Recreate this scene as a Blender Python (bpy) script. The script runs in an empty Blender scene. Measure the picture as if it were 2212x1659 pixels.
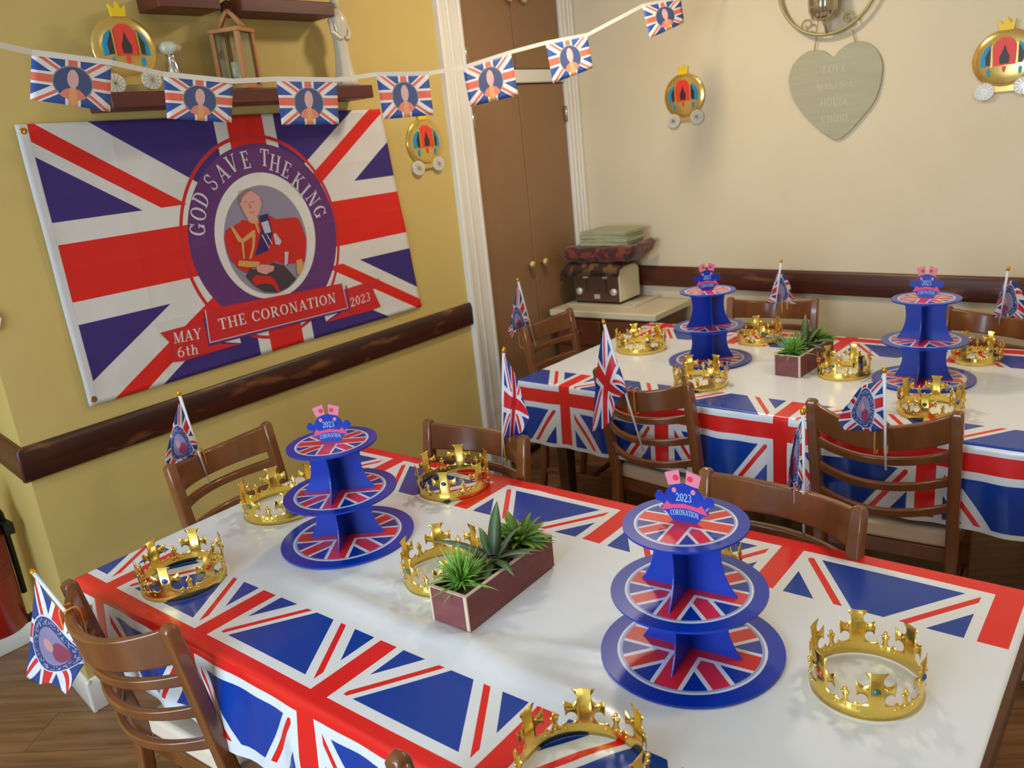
import bpy, bmesh, math, random
from mathutils import Vector, Matrix
from mathutils.geometry import tessellate_polygon
random.seed(7)
PI = math.pi
scn = bpy.context.scene
COL = scn.collection
def lin(c):
    return tuple(((v/255)/12.92 if v/255 <= .04045 else ((v/255+.055)/1.055)**2.4) for v in c)
# ------------------------------------------------------------------ camera
cam_d = bpy.data.cameras.new('camera'); cam = bpy.data.objects.new('camera', cam_d); COL.objects.link(cam)
YAW, PITCH, ROLL = .701097, .287612, -.107877
fw = Vector((-math.sin(YAW)*math.cos(PITCH), math.cos(YAW)*math.cos(PITCH), -math.sin(PITCH)))
r0 = Vector((math.cos(YAW), math.sin(YAW), 0)); u0 = r0.cross(fw)
rr = math.cos(ROLL)*r0+math.sin(ROLL)*u0; uu = -math.sin(ROLL)*r0+math.cos(ROLL)*u0
cam.matrix_world = Matrix(((rr.x, uu.x, -fw.x, 2.7345), (rr.y, uu.y, -fw.y, -1.10186), (rr.z, uu.z, -fw.z, 1.70828), (0, 0, 0, 1)))
cam_d.sensor_width = 36; cam_d.lens = 1793.27/2212*36; cam_d.clip_start = .05
cam_d.dof.use_dof = True; cam_d.dof.focus_distance = 1.9; cam_d.dof.aperture_fstop = 5.0
scn.camera = cam
# ------------------------------------------------------------------ view, world, large lights
vs = scn.view_settings
vs.view_transform = 'Standard'; vs.look = 'None'; vs.gamma = 1; vs.use_curve_mapping = False; vs.exposure = -0.08
w = bpy.data.worlds.new('world'); scn.world = w; w.use_nodes = True
w.node_tree.nodes['Background'].inputs[0].default_value = (.75, .86, 1, 1)
w.node_tree.nodes['Background'].inputs[1].default_value = 1.0
def area(name, loc, rot, sx, sy, power, col):
    d = bpy.data.lights.new(name, 'AREA'); d.shape = 'RECTANGLE'; d.size = sx; d.size_y = sy; d.energy = power; d.color = col
    o = bpy.data.objects.new(name, d); COL.objects.link(o); o.location = loc; o.rotation_euler = rot; return o
area('window_daylight', (1.5, -3.14, 1.62), (PI/2, 0, 0), 2.2, 1.38, 125, (.62, .81, 1.0))     # daylight through window_1, shining into the room (+Y)
def spot_lamp(name, loc, power, size=.40, col=(1, .86, .66)):
    d = bpy.data.lights.new(name, 'AREA'); d.shape = 'DISK'; d.size = size; d.energy = power; d.color = col
    o = bpy.data.objects.new(name, d); COL.objects.link(o); o.location = loc; return o
spot_lamp('ceiling_light', (.95, 1.75, 2.70), 19, .26)
spot_lamp('ceiling_light', (2.9, 1.2, 2.70), 14)
spot_lamp('ceiling_light', (2.7, -1.0, 2.70), 3)

# ------------------------------------------------------------------ node helpers
class N:
    def __init__(s, nt, sock): s.nt = nt; s.s = sock
    def op(s, o, b=None, c=None):
        n = s.nt.nodes.new('ShaderNodeMath'); n.operation = o
        for i, v in enumerate((s, b, c)):
            if v is None: continue
            if isinstance(v, N): s.nt.links.new(v.s, n.inputs[i])
            else: n.inputs[i].default_value = v
        return N(s.nt, n.outputs[0])
    def __add__(s, o): return s.op('ADD', o)
    def __sub__(s, o): return s.op('SUBTRACT', o)
    def __mul__(s, o): return s.op('MULTIPLY', o)
    def __truediv__(s, o): return s.op('DIVIDE', o)
    def lt(s, o): return s.op('LESS_THAN', o)
    def gt(s, o): return s.op('GREATER_THAN', o)
    def abs(s): return s.op('ABSOLUTE')
    def fract(s): return s.op('FRACT')
    def sq(s): return s*s
    def sign(s): return s.op('SIGN')
    def max(s, o): return s.op('MAXIMUM', o)
    def min(s, o): return s.op('MINIMUM', o)
    def band(s, a, b): return s.gt(a)*s.lt(b)
def cmix(nt, f, a, b):
    """colour a where f=0, b where f=1; colours are tuples or sockets"""
    n = nt.nodes.new('ShaderNodeMix'); n.data_type = 'RGBA'
    ia, ib = n.inputs[6], n.inputs[7]
    if isinstance(f, N): nt.links.new(f.s, n.inputs[0])
    else: n.inputs[0].default_value = f
    for v, i in ((a, ia), (b, ib)):
        if isinstance(v, tuple): i.default_value = v+(1,) if len(v) == 3 else v
        else: nt.links.new(v, i)
    return n.outputs[2]
def mat(name, col=None, rough=.5, metal=0, spec=.5, build=None, coat=0, sheen=0, alpha=1, trans=0):
    m = bpy.data.materials.new(name); m.use_nodes = True; nt = m.node_tree
    b = nt.nodes['Principled BSDF']
    b.inputs['Roughness'].default_value = rough; b.inputs['Metallic'].default_value = metal
    b.inputs['Specular IOR Level'].default_value = spec; b.inputs['Coat Weight'].default_value = coat
    b.inputs['Coat Roughness'].default_value = .12; b.inputs['Sheen Weight'].default_value = sheen
    b.inputs['Transmission Weight'].default_value = trans
    if col is not None: b.inputs['Base Color'].default_value = lin(col)+(1,)
    if build: build(nt, b)
    return m
def uvn(nt, name=None):
    n = nt.nodes.new('ShaderNodeUVMap')
    if name: n.uv_map = name
    s = nt.nodes.new('ShaderNodeSeparateXYZ'); nt.links.new(n.outputs[0], s.inputs[0])
    return N(nt, s.outputs[0]), N(nt, s.outputs[1])
def objc(nt):
    n = nt.nodes.new('ShaderNodeTexCoord'); return n.outputs['Object']
def noise(nt, scale, vec=None, detail=3, stretch=None):
    n = nt.nodes.new('ShaderNodeTexNoise'); n.inputs['Scale'].default_value = scale; n.inputs['Detail'].default_value = detail
    v = vec or objc(nt)
    if stretch:
        mp = nt.nodes.new('ShaderNodeMapping'); mp.inputs['Scale'].default_value = stretch; nt.links.new(v, mp.inputs[0]); v = mp.outputs[0]
    nt.links.new(v, n.inputs['Vector']); return N(nt, n.outputs[0])
def bump(nt, b, h, strength, dist=.01):
    n = nt.nodes.new('ShaderNodeBump'); n.inputs['Strength'].default_value = strength; n.inputs['Distance'].default_value = dist
    nt.links.new(h.s, n.inputs['Height']); nt.links.new(n.outputs[0], b.inputs['Normal'])
def setcol(nt, b, c): nt.links.new(c, b.inputs['Base Color'])
def mottled(c1, c2, scale, bstr=0, stretch=None, bd=.004):
    def f(nt, b):
        k = noise(nt, scale, stretch=stretch)
        setcol(nt, b, cmix(nt, ((k-.35)*3).max(0).min(1), lin(c1), lin(c2)))
        if bstr: bump(nt, b, noise(nt, scale*3), bstr, bd)
    return f
RED, WHITE, BLUE = lin((226, 34, 32)), lin((226, 230, 234)), lin((0, 60, 158))
def union(nt, x, y, hw, hh, cr=RED, cw=WHITE, cb=BLUE, k=.1):
    """union flag print: x,y centred coordinates, hw/hh half sizes; k = cross half thickness relative to full height"""
    H = 2*hh
    ax, ay = x.abs(), y.abs()
    L = math.hypot(hw, hh)
    d1 = (x*hh-y*hw)/L; d2 = (x*hh+y*hw)/L
    dd = cmixv(nt, (x*y).gt(0), d2, d1)
    wd = dd.abs().lt(.1*H)
    sg = x.sign()*cmixv(nt, (x*y).gt(0), 1.0, -1.0)
    dr = dd*y.sign()*x.sign()*sg
    rd = dr.band(0.0, .062*H)
    c = cmix(nt, wd, cb, cw)
    c = cmix(nt, rd, c, cr)
    wc = ax.lt(k*1.66*H).max(ay.lt(k*1.66*H)); rc = ax.lt(k*H).max(ay.lt(k*H))
    c = cmix(nt, wc, c, cw); c = cmix(nt, rc, c, cr)
    return c
def cmixv(nt, f, a, b):
    n = nt.nodes.new('ShaderNodeMix'); n.data_type = 'FLOAT'
    nt.links.new(f.s, n.inputs[0])
    for v, i in ((a, 2), (b, 3)):
        if isinstance(v, N): nt.links.new(v.s, n.inputs[i])
        else: n.inputs[i].default_value = v
    return N(nt, n.outputs[0])
def ell(x, y, cx, cy, rx, ry): return ((x-cx)/rx).sq()+((y-cy)/ry).sq()

# ------------------------------------------------------------------ materials
M = {}
M['yellow'] = mat('yellow wall paint', rough=.55, build=mottled((205, 179, 108), (201, 174, 102), 3, .08), spec=.35)
M['cream'] = mat('cream wall paint', rough=.55, build=mottled((221, 206, 174), (217, 201, 168), 3, .08), spec=.35)
M['ceil'] = mat('white ceiling paint', (238, 234, 226), .8)
M['white'] = mat('white gloss paint', (232, 226, 214), .3, build=lambda nt, b: bump(nt, b, noise(nt, 40), .05))
M['cupboard'] = mat('brown cupboard paint', rough=.42, build=mottled((146, 109, 76), (142, 105, 72), 4, .06))
def wood(c1, c2, st, sc=9):
    def f(nt, b):
        k = noise(nt, sc, stretch=st, detail=5)
        setcol(nt, b, cmix(nt, ((k-.3)*2.2).max(0).min(1), lin(c1), lin(c2)))
        bump(nt, b, k, .08, .003)
    return f
def worn(c1, c2, st):
    def f(nt, b):
        k = noise(nt, 8, stretch=st, detail=5); q = noise(nt, 3.2, stretch=(1, 1.4, 5), detail=4)
        c = cmix(nt, ((k-.3)*2.2).max(0).min(1), lin(c1), lin(c2))
        setcol(nt, b, cmix(nt, ((q-.57)*5).max(0).min(.6), c, lin((150, 92, 48)))); bump(nt, b, k, .12, .003)
    return f
M['dado'] = mat('dark dado rail wood', rough=.38, build=worn((44, 16, 9), (74, 30, 16), (1, .12, 3)))
M['dado_b'] = mat('dark dado rail wood, long grain', rough=.4, build=worn((60, 24, 13), (92, 42, 22), (.12, 1, 3)))
M['shelf'] = mat('red brown shelf wood', rough=.45, build=wood((84, 34, 22), (100, 42, 27), (2, .15, 2)))
M['chair'] = mat('varnished brown chair wood', rough=.25, build=wood((108, 62, 32), (138, 84, 44), (1.5, 1.5, .25)), coat=.5)
M['seat'] = mat('cream vinyl seat', (238, 218, 194), .42, build=lambda nt, b: bump(nt, b, noise(nt, 60), .06))
M['table'] = mat('dark brown table wood', rough=.3, build=wood((72, 40, 22), (92, 52, 28), (.3, 2, 2)))
def laminate(nt, b):
    v = objc(nt); s = nt.nodes.new('ShaderNodeSeparateXYZ'); nt.links.new(v, s.inputs[0])
    X, Y = N(nt, s.outputs[0]), N(nt, s.outputs[1])
    A = X*.82+Y*.57; Bq = X*(-.57)+Y*.82                                     # boards laid on the diagonal
    row = (Bq/.19).op('FLOOR'); fr = (Bq/.19).fract(); colm = ((A+row*.47)/1.2); fc = colm.fract()
    cv = nt.nodes.new('ShaderNodeCombineXYZ'); nt.links.new((A*1.2).s, cv.inputs[0]); nt.links.new((Bq*16).s, cv.inputs[1]); nt.links.new((row+colm.op('FLOOR')*7).s, cv.inputs[2])
    k = noise(nt, 2.2, vec=cv.outputs[0], detail=5)
    c = cmix(nt, ((k-.28)*2.2).max(0).min(1), lin((112, 78, 50)), lin((158, 116, 78)))
    gap = fr.lt(.015).max(fc.lt(.003)); setcol(nt, b, cmix(nt, gap*.6, c, lin((50, 32, 20))))
M['floor'] = mat('wood laminate floor', rough=.35, build=laminate)
M['gold'] = mat('gold foil plastic', (240, 206, 104), .24, 1, build=lambda nt, b: bump(nt, b, noise(nt, 45, detail=2), .12, .01))
M['brass'] = mat('brass', (206, 160, 80), .25, 1)
M['brassdull'] = mat('dull brass knob', (222, 196, 130), .35, .6)
M['steel'] = mat('steel', (190, 186, 178), .3, 1)
M['gem_r'] = mat('red gem', (190, 20, 20), .12, coat=1)
M['gem_g'] = mat('green gem', (0, 96, 72), .12, coat=1)
M['gem_b'] = mat('blue gem', (20, 60, 170), .12, coat=1)
M['bluecard'] = mat('royal blue card', (6, 52, 168), .33)
M['cardedge'] = mat('grey card edge', (120, 124, 150), .7)
M['poly'] = mat('white plastic', (228, 232, 240), .3)
M['goldplastic'] = mat('shiny gold plastic', (224, 160, 30), .25, .7)
M['band_o'] = mat('orange rubber band', (214, 140, 44), .5)
M['band_y'] = mat('yellow rubber band', (226, 196, 60), .5)
M['band_p'] = mat('mauve rubber band', (186, 140, 172), .5)
M['soil'] = mat('dark pot soil', rough=.9, build=mottled((58, 50, 42), (92, 80, 66), 90, .6))
M['planter'] = mat('red brown painted wood', rough=.6, build=mottled((116, 58, 58), (136, 74, 72), 14, .15, (1, .4, 2)))
M['planteredge'] = mat('pale worn wood edge', (214, 190, 166), .7)
def leaf(c1, c2, sc=30):
    def f(nt, b):
        s = nt.nodes.new('ShaderNodeSeparateXYZ'); n = nt.nodes.new('ShaderNodeUVMap'); nt.links.new(n.outputs[0], s.inputs[0])
        k = N(nt, s.outputs[1])+(noise(nt, sc)-.5)*.6
        setcol(nt, b, cmix(nt, k.max(0).min(1), lin(c1), lin(c2)))
    return f
M['spiky'] = mat('bright green spiky leaves', rough=.4, build=leaf((76, 128, 30), (150, 204, 84)))
M['aloe'] = mat('dark green aloe leaves', rough=.45, build=leaf((58, 76, 44), (106, 128, 86)))
M['fern'] = mat('olive green leaves', rough=.45, build=leaf((66, 90, 34), (122, 164, 50)))
M['red_ext'] = mat('red extinguisher enamel', (150, 10, 12), .3, coat=.5)
M['ext_label'] = mat('faded maroon label', rough=.5, build=mottled((126, 30, 34), (150, 62, 62), 30, 0, (1, 1, 8)))
M['black'] = mat('black rubber', (24, 20, 18), .5)
M['yellowtag'] = mat('yellow tag', (214, 190, 30), .5)
M['heart'] = mat('sage painted wood', rough=.6, build=mottled((176, 171, 142), (168, 163, 132), 12, .2, (.3, 1, 4)))
M['lightlet'] = mat('pale lettering', (196, 190, 164), .7)
M['ringm'] = mat('antique cream metal', (170, 156, 110), .45, .3)
M['glass_s'] = mat('ribbed mercury glass', (196, 186, 160), .14, .9)
M['cord'] = mat('jute cord', (190, 160, 90), .8)
M['sage'] = mat('sage green board', rough=.6, build=mottled((168, 166, 128), (156, 158, 122), 20, .1))
def brocade(nt, b):
    k = noise(nt, 22, detail=1); q = noise(nt, 40, detail=2)
    c = cmix(nt, ((k-.47)*14).max(0).min(1), lin((62, 16, 16)), lin((116, 46, 34)))
    setcol(nt, b, cmix(nt, ((q-.6)*14).max(0).min(1), c, lin((92, 20, 26))))
M['brocade'] = mat('maroon patterned fabric', rough=.8, build=brocade, sheen=.3)
def brocade2(nt, b):
    k = noise(nt, 18, detail=1)
    setcol(nt, b, cmix(nt, ((k-.5)*14).max(0).min(1), lin((64, 32, 22)), lin((116, 84, 44))))
M['brocade2'] = mat('brown patterned fabric', rough=.85, build=brocade2)
M['tcream'] = mat('cream enamel', (226, 214, 182), .25)
M['tbrown'] = mat('dark chrome panel', (120, 92, 78), .28, .7)
M['dial'] = mat('silver dial', (220, 214, 206), .3, .5)
M['worktop'] = mat('cream worktop', (214, 202, 172), .35)
M['cab'] = mat('red brown cabinet wood', rough=.4, build=wood((92, 46, 24), (112, 60, 32), (.3, 2, 2)))
M['pine'] = mat('pale lantern wood', rough=.6, build=wood((170, 110, 58), (196, 138, 84), (2, 2, .3)))
M['glass'] = mat('lantern glass', (235, 240, 235), .03, trans=1, spec=.5)
M['statue'] = mat('white ceramic', (206, 194, 170), .25, coat=.3)
M['chrome'] = mat('silver plate', (200, 196, 186), .18, 1)
M['candle'] = mat('cream candle', (226, 214, 178), .5)
M['c_red'] = mat('red print', (232, 62, 48), .4); M['c_blue'] = mat('turquoise blue print', (8, 146, 190), .4)
M['c_dark'] = mat('dark brown print', (54, 42, 36), .4); M['c_yel'] = mat('yellow print', (244, 204, 10), .4)
M['c_gold'] = mat('glossy gold card', (222, 190, 108), .2, .7)
M['c_white'] = mat('silvery white print', (214, 208, 196), .4)
M['paper'] = mat('white paper', (232, 226, 214), .7)
M['window'] = mat('window glass', (255, 255, 255), 0, trans=1)

# ---- prints
def cloth_build(nt, b):
    def tile(uvname, off):
        u, v = uvn(nt, uvname)
        U = ((u+.5).fract()-.5)*.40; V = v
        aU, aV = U.abs(), V.abs()
        sg = U.sign()*V.sign()
        Ud = (aV-.05)*.66+.034
        d = (aU-Ud)*.835
        c = cmix(nt, d.abs().lt(.029), BLUE, WHITE)
        dr = d-sg*.0035-.005
        c = cmix(nt, dr.abs().lt(.0068), c, RED)
        c = cmix(nt, aU.lt(.043).max(aV.lt(.050)), c, WHITE)
        c = cmix(nt, aU.lt(.0235).max(aV.lt(.027)), c, RED)
        return c, V.gt(-.190)*V.lt(.2065)
    cn, fn = tile('near', 0); cf, ff = tile('far', 0)
    c = cmix(nt, fn, WHITE, cn); c = cmix(nt, ff, c, cf)
    setcol(nt, b, c)
    h = noise(nt, 5, detail=2)+noise(nt, 24, detail=2)*.12
    bump(nt, b, h, .16, .02)
M['cloth'] = mat('glossy plastic union flag tablecloth', rough=.26, build=cloth_build, spec=.5, coat=.2)

F_R, F_W, F_B = lin((214, 40, 30)), lin((214, 208, 200)), lin((62, 46, 112))
def wallflag_build(nt, b):
    y, z = uvn(nt)                                                        # metres on the wall
    def diag(m, y0, wl, rl, rh, wh):
        s = z-(y-y0)*m
        return s.band(wl, wh), s.band(rl, rh)
    left = y.lt(.784); top = z.gt(1.44)
    w1, r1 = diag(-.665, .3, 1.622, 1.666, 1.730, 1.836)
    w2, r2 = diag(-.575, 1.35, 1.0, 1.103, 1.154, 1.207)
    w3, r3 = diag(.66, 1.25, 1.595, 1.720, 1.782, 1.845)
    w4, r4 = diag(.585, .2, .978, 1.013, 1.082, 1.190)
    L, T = left, top; nl, ntp = left*-1+1, top*-1+1
    W = (L*T*w1).max(nl*ntp*w2).max(nl*T*w3).max(L*ntp*w4)
    R = (L*T*r1).max(nl*ntp*r2).max(nl*T*r3).max(L*ntp*r4)
    c = cmix(nt, W, F_B, F_W); c = cmix(nt, R, c, F_R)
    vy = y+(z-1.44)*.012-.79
    c = cmix(nt, vy.abs().lt(.128).max((z-1.441).abs().lt(.161)), c, F_W)
    c = cmix(nt, vy.abs().lt(.077).max((z-1.443).abs().lt(.0905)), c, F_R)
    ring = ell(y, z, .786, 1.437, .351, .382); ri = ell(y, z, .786, 1.437, .338, .369)
    c = cmix(nt, ring.lt(1)*ri.gt(1), c, lin((196, 44, 46)))
    pu = ell(y, z, .795, 1.446, .328, .338)
    c = cmix(nt, pu.lt(1), c, lin((98, 54, 108)))
    c = cmix(nt, ell(y, z, .793, 1.444, .222, .236).lt(1), c, F_W)
    c = cmix(nt, ell(y, z, .788, 1.430, .182, .204).lt(1), c, lin((140, 132, 148)))
    c = cmix(nt, (y-z*.0+.0).lt(.034), c, lin((206, 202, 200)))
    setcol(nt, b, c)
    # fold creases pressed into the fabric, plus soft waves
    cr = (((y-.03)/.252).fract()-.5).abs().op('POWER', 8)+(((z-1.0)/.226).fract()-.5).abs().op('POWER', 8)
    bump(nt, b, cr*60+noise(nt, 4, detail=2)*2.2, .35, .012)
M['wallflag'] = mat('printed polyester flag', rough=.7, build=wallflag_build, spec=.25)
FL = {k: mat('flag print '+k, c, .65, spec=.25) for k, c in dict(red=(200, 44, 44), letter=(206, 192, 206), bannerlet=(226, 206, 202), skin=(206, 150, 138), hair=(128, 112, 110), coat=(196, 44, 34), navy=(62, 40, 96), trouser=(74, 58, 66), gold=(206, 150, 88), silver=(190, 180, 190), shadow=(92, 58, 108), trim=(222, 190, 205), dark=(120, 60, 66), white=(208, 205, 208), skin2=(186, 112, 104)).items()}

def plate_build(nt, b):
    u, v = uvn(nt)                                                         # local coords / radius
    r2 = u.sq()+v.sq()
    PR, PW, PB = lin((226, 40, 44)), lin((228, 230, 236)), lin((8, 52, 160))
    d1, d2 = ((u-v)*.7071).abs(), ((u+v)*.7071).abs(); dm = d1.min(d2); am = u.abs().min(v.abs())
    c = cmix(nt, dm.lt(.150), PB, PW); c = cmix(nt, dm.lt(.098), c, PR)
    c = cmix(nt, am.lt(.180), c, PW); c = cmix(nt, am.lt(.132), c, PR)
    c = cmix(nt, r2.gt(.755**2), c, lin((150, 170, 220)))
    c = cmix(nt, r2.gt(.785**2), c, PW)
    c = cmix(nt, r2.gt(.815**2), c, lin((8, 52, 172)))
    setcol(nt, b, c)
M['plate'] = mat('printed glossy card plate', rough=.30, coat=.25, build=plate_build)
def hand_plain(nt, b):
    u, v = uvn(nt)
    setcol(nt, b, union(nt, (u-.5)*1.5, v-.5, .75, .5, cr=lin((210, 30, 40)), cw=lin((226, 222, 226)), cb=lin((20, 48, 128)), k=.1))
M['hand_plain'] = mat('small union flag fabric', rough=.5, build=hand_plain)
def hand_emblem(nt, b):
    u, v = uvn(nt); x = (u-.5)*1.5; y = v-.5
    c = union(nt, x, y, .75, .5, cr=lin((210, 36, 44)), cw=lin((220, 220, 230)), cb=lin((30, 60, 128)), k=.1)
    r = ell(x, y, 0, 0, .43, .43)
    c = cmix(nt, r.lt(1), c, lin((196, 206, 230)))
    c = cmix(nt, r.lt(.9), c, lin((44, 60, 116)))
    n = noise(nt, 30, vec=nt.nodes.new('ShaderNodeUVMap').outputs[0], detail=1)
    c = cmix(nt, r.band(.5, .8)*n.gt(.55), c, lin((150, 160, 196)))
    c = cmix(nt, r.lt(.42), c, lin((140, 132, 168)))
    c = cmix(nt, ell(x, y, -.02, -.14, .17, .14).lt(1)*r.lt(.42), c, lin((150, 62, 92)))
    c = cmix(nt, ell(x, y, 0, .08, .075, .1).lt(1), c, lin((206, 150, 150)))
    setcol(nt, b, c)
M['hand_emblem'] = mat('small commemorative union flag fabric', rough=.5, build=hand_emblem)
def pennant_build(nt, b):
    u, v = uvn(nt); x = (u-.5)*1.45; y = v-.5
    c = union(nt, x, y, .725, .5, cr=lin((226, 104, 82)), cw=lin((228, 222, 220)), cb=lin((44, 78, 150)), k=.085)
    e = ell(x, y, 0, -.03, .35, .33)
    c = cmix(nt, e.lt(1.15), c, lin((150, 146, 132)))
    c = cmix(nt, e.lt(1), c, lin((62, 78, 126)))
    c = cmix(nt, ell(x, y, 0, -.36, .24, .22).lt(1)*e.lt(1.2), c, lin((224, 130, 112)))
    c = cmix(nt, ell(x, y, .0, -.36, .075, .3).lt(1), c, lin((226, 160, 104)))
    c = cmix(nt, ell(x, y, 0, .05, .105, .19).lt(1), c, lin((216, 172, 168)))
    setcol(nt, b, c)
M['pennant'] = mat('printed paper pennant', rough=.6, build=pennant_build)

# ------------------------------------------------------------------ mesh builder
class MB:
    def __init__(s): s.v = []; s.f = []; s.mi = []; s.uv = {}; s.sm = []
    def add(s, vs, fs, mi=0, uvs=None, smooth=False):
        o = len(s.v); s.v += [tuple(v) for v in vs]
        for k, f in enumerate(fs):
            s.f.append([o+i for i in f]); s.mi.append(mi); s.sm.append(smooth)
            if uvs: s.uv[len(s.f)-1] = [uvs[i] for i in f]
        return s
    def box(s, a, b, mi=0, mx=None):
        x0, y0, z0 = a; x1, y1, z1 = b
        vs = [Vector(p) for p in ((x0, y0, z0), (x1, y0, z0), (x1, y1, z0), (x0, y1, z0), (x0, y0, z1), (x1, y0, z1), (x1, y1, z1), (x0, y1, z1))]
        if mx: vs = [mx @ v for v in vs]
        return s.add(vs, [(0, 3, 2, 1), (4, 5, 6, 7), (0, 1, 5, 4), (1, 2, 6, 5), (2, 3, 7, 6), (3, 0, 4, 7)], mi)
    def prism(s, pts, d0, d1, fn, mi=0):
        """closed 2D outline extruded between depths d0,d1; fn(x,y,d)->3D"""
        n = len(pts)
        tris = tessellate_polygon([[Vector((p[0], p[1], 0)) for p in pts]])
        vs = [fn(x, y, d0) for x, y in pts]+[fn(x, y, d1) for x, y in pts]
        fs = [tuple(t) for t in tris]+[tuple(i+n for i in reversed(t)) for t in tris]
        fs += [(i, (i+1) % n, n+(i+1) % n, n+i) for i in range(n)]
        return s.add(vs, fs, mi)
    def poly(s, pts, fn, mi=0):
        tris = tessellate_polygon([[Vector((p[0], p[1], 0)) for p in pts]])
        return s.add([fn(x, y) for x, y in pts], [tuple(t) for t in tris], mi)
    def tube(s, path, r, n=8, mi=0, caps=True, closed=False):
        path = [Vector(p) for p in path]; m = len(path); vs = []
        rs = r if isinstance(r, (list, tuple)) else [r]*m
        up = None
        for i, p in enumerate(path):
            a = path[(i-1) % m] if (closed or i > 0) else path[i]; c = path[(i+1) % m] if (closed or i < m-1) else path[i]
            t = (c-a).normalized()
            if up is None:
                up = Vector((0, 0, 1)) if abs(t.z) < .9 else Vector((1, 0, 0))
            e1 = (up-t*up.dot(t)).normalized(); e2 = t.cross(e1); up = e1
            for k in range(n):
                q = 2*PI*k/n; vs.append(p+(e1*math.cos(q)+e2*math.sin(q))*rs[i])
        fs = []
        for i in range(m if closed else m-1):
            j = (i+1) % m
            for k in range(n): fs.append((i*n+k, i*n+(k+1) % n, j*n+(k+1) % n, j*n+k))
        if caps and not closed: fs += [tuple(reversed(range(n))), tuple((m-1)*n+k for k in range(n))]
        return s.add(vs, fs, mi, smooth=True)
    def lathe(s, prof, n=24, c=(0, 0, 0), mi=0, axis='z', smooth=True, ribs=0, ramp=0):
        vs = []; m = len(prof)
        for r, h in prof:
            for k in range(n):
                q = 2*PI*k/n; R = r*(1+ramp*math.cos(ribs*q)) if ribs else r
                a, b_ = R*math.cos(q), R*math.sin(q)
                vs.append((c[0]+a, c[1]+b_, c[2]+h) if axis == 'z' else ((c[0]+a, c[1]-h, c[2]+b_) if axis == 'y' else (c[0]+h, c[1]+a, c[2]+b_)))
        fs = [(i*n+k, i*n+(k+1) % n, (i+1)*n+(k+1) % n, (i+1)*n+k) for i in range(m-1) for k in range(n)]
        fs += [tuple(reversed(range(n))), tuple((m-1)*n+k for k in range(n))]
        return s.add(vs, fs, mi, smooth=smooth)
    def grid(s, fn, nu, nv, mi=0, uvfn=None):
        vs = []; uvs = []
        for j in range(nv+1):
            for i in range(nu+1):
                u, v = i/nu, j/nv; vs.append(fn(u, v)); uvs.append(uvfn(u, v) if uvfn else (u, v))
        fs = [(j*(nu+1)+i, j*(nu+1)+i+1, (j+1)*(nu+1)+i+1, (j+1)*(nu+1)+i) for j in range(nv) for i in range(nu)]
        return s.add(vs, fs, mi, uvs=uvs, smooth=True)
    def sweep(s, path, w, d, side, mi=0, top=True):
        """rectangular section along path; side = fixed direction of the width"""
        path = [Vector(p) for p in path]; side = Vector(side); vs = []; m = len(path)
        ws = w if isinstance(w, (list, tuple)) else [w]*m; ds = d if isinstance(d, (list, tuple)) else [d]*m
        for i, p in enumerate(path):
            t = (path[min(i+1, m-1)]-path[max(i-1, 0)]).normalized(); sd = (side-t*side.dot(t)).normalized(); nn = t.cross(sd)
            for a, b_ in ((-1, -1), (1, -1), (1, 1), (-1, 1)): vs.append(p+sd*(a*ws[i]/2)+nn*(b_*ds[i]/2))
        fs = [(i*4+k, i*4+(k+1) % 4, (i+1)*4+(k+1) % 4, (i+1)*4+k) for i in range(m-1) for k in range(4)]
        fs += [(3, 2, 1, 0), tuple((m-1)*4+k for k in range(4))]
        return s.add(vs, fs, mi)
    def build(s, name, mats, parent=None, loc=None, bevel=0, seg=2, solid=0, subsurf=0, smooth=None, uvname='UVMap'):
        me = bpy.data.meshes.new(name); me.from_pydata(s.v, [], s.f)
        mats = mats if isinstance(mats, (list, tuple)) else [mats]
        for m_ in mats: me.materials.append(m_)
        for i, p in enumerate(me.polygons):
            p.material_index = s.mi[i]; p.use_smooth = s.sm[i] if smooth is None else smooth
        if s.uv:
            uvl = me.uv_layers.new(name=uvname)
            for i, p in enumerate(me.polygons):
                if i in s.uv:
                    for k, li in enumerate(p.loop_indices): uvl.data[li].uv = s.uv[i][k]
        bm = bmesh.new(); bm.from_mesh(me); bmesh.ops.recalc_face_normals(bm, faces=bm.faces); bm.to_mesh(me); bm.free()
        o = bpy.data.objects.new(name, me); COL.objects.link(o)
        if parent: o.parent = parent
        if loc: o.location = loc
        if solid:
            md = o.modifiers.new('solid', 'SOLIDIFY'); md.thickness = solid; md.offset = 0
        if bevel:
            md = o.modifiers.new('bevel', 'BEVEL'); md.width = bevel; md.segments = seg; md.limit_method = 'ANGLE'; md.angle_limit = .6
            md.harden_normals = False
            for p in me.polygons: p.use_smooth = True
            try:
                me.set_sharp_from_angle(angle=.7)
            except Exception: pass
        if subsurf:
            md = o.modifiers.new('sub', 'SUBSURF'); md.levels = subsurf; md.render_levels = subsurf
        return o
def tag(o, label=None, cat=None, group=None, kind=None):
    if label: o['label'] = label
    if cat: o['category'] = cat
    if group: o['group'] = group
    if kind: o['kind'] = kind
    return o
def thing(name, label, cat, loc=(0, 0, 0), rz=0, group=None):
    o = bpy.data.objects.new(name, None); COL.objects.link(o); o.location = loc; o.rotation_euler = (0, 0, rz); o.empty_display_size = .05
    return tag(o, label, cat, group)
def struct(o): o['kind'] = 'structure'; return o
def copy_tree(o, parent=None):
    c = o.copy(); COL.objects.link(c)
    if parent: c.parent = parent
    for ch in o.children: copy_tree(ch, c)
    return c
def cr(p0, p1, p2, p3, t):
    return .5*((2*p1)+(p2-p0)*t+(2*p0-5*p1+4*p2-p3)*t*t+(3*p1-p0-3*p2+p3)*t**3)
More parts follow.
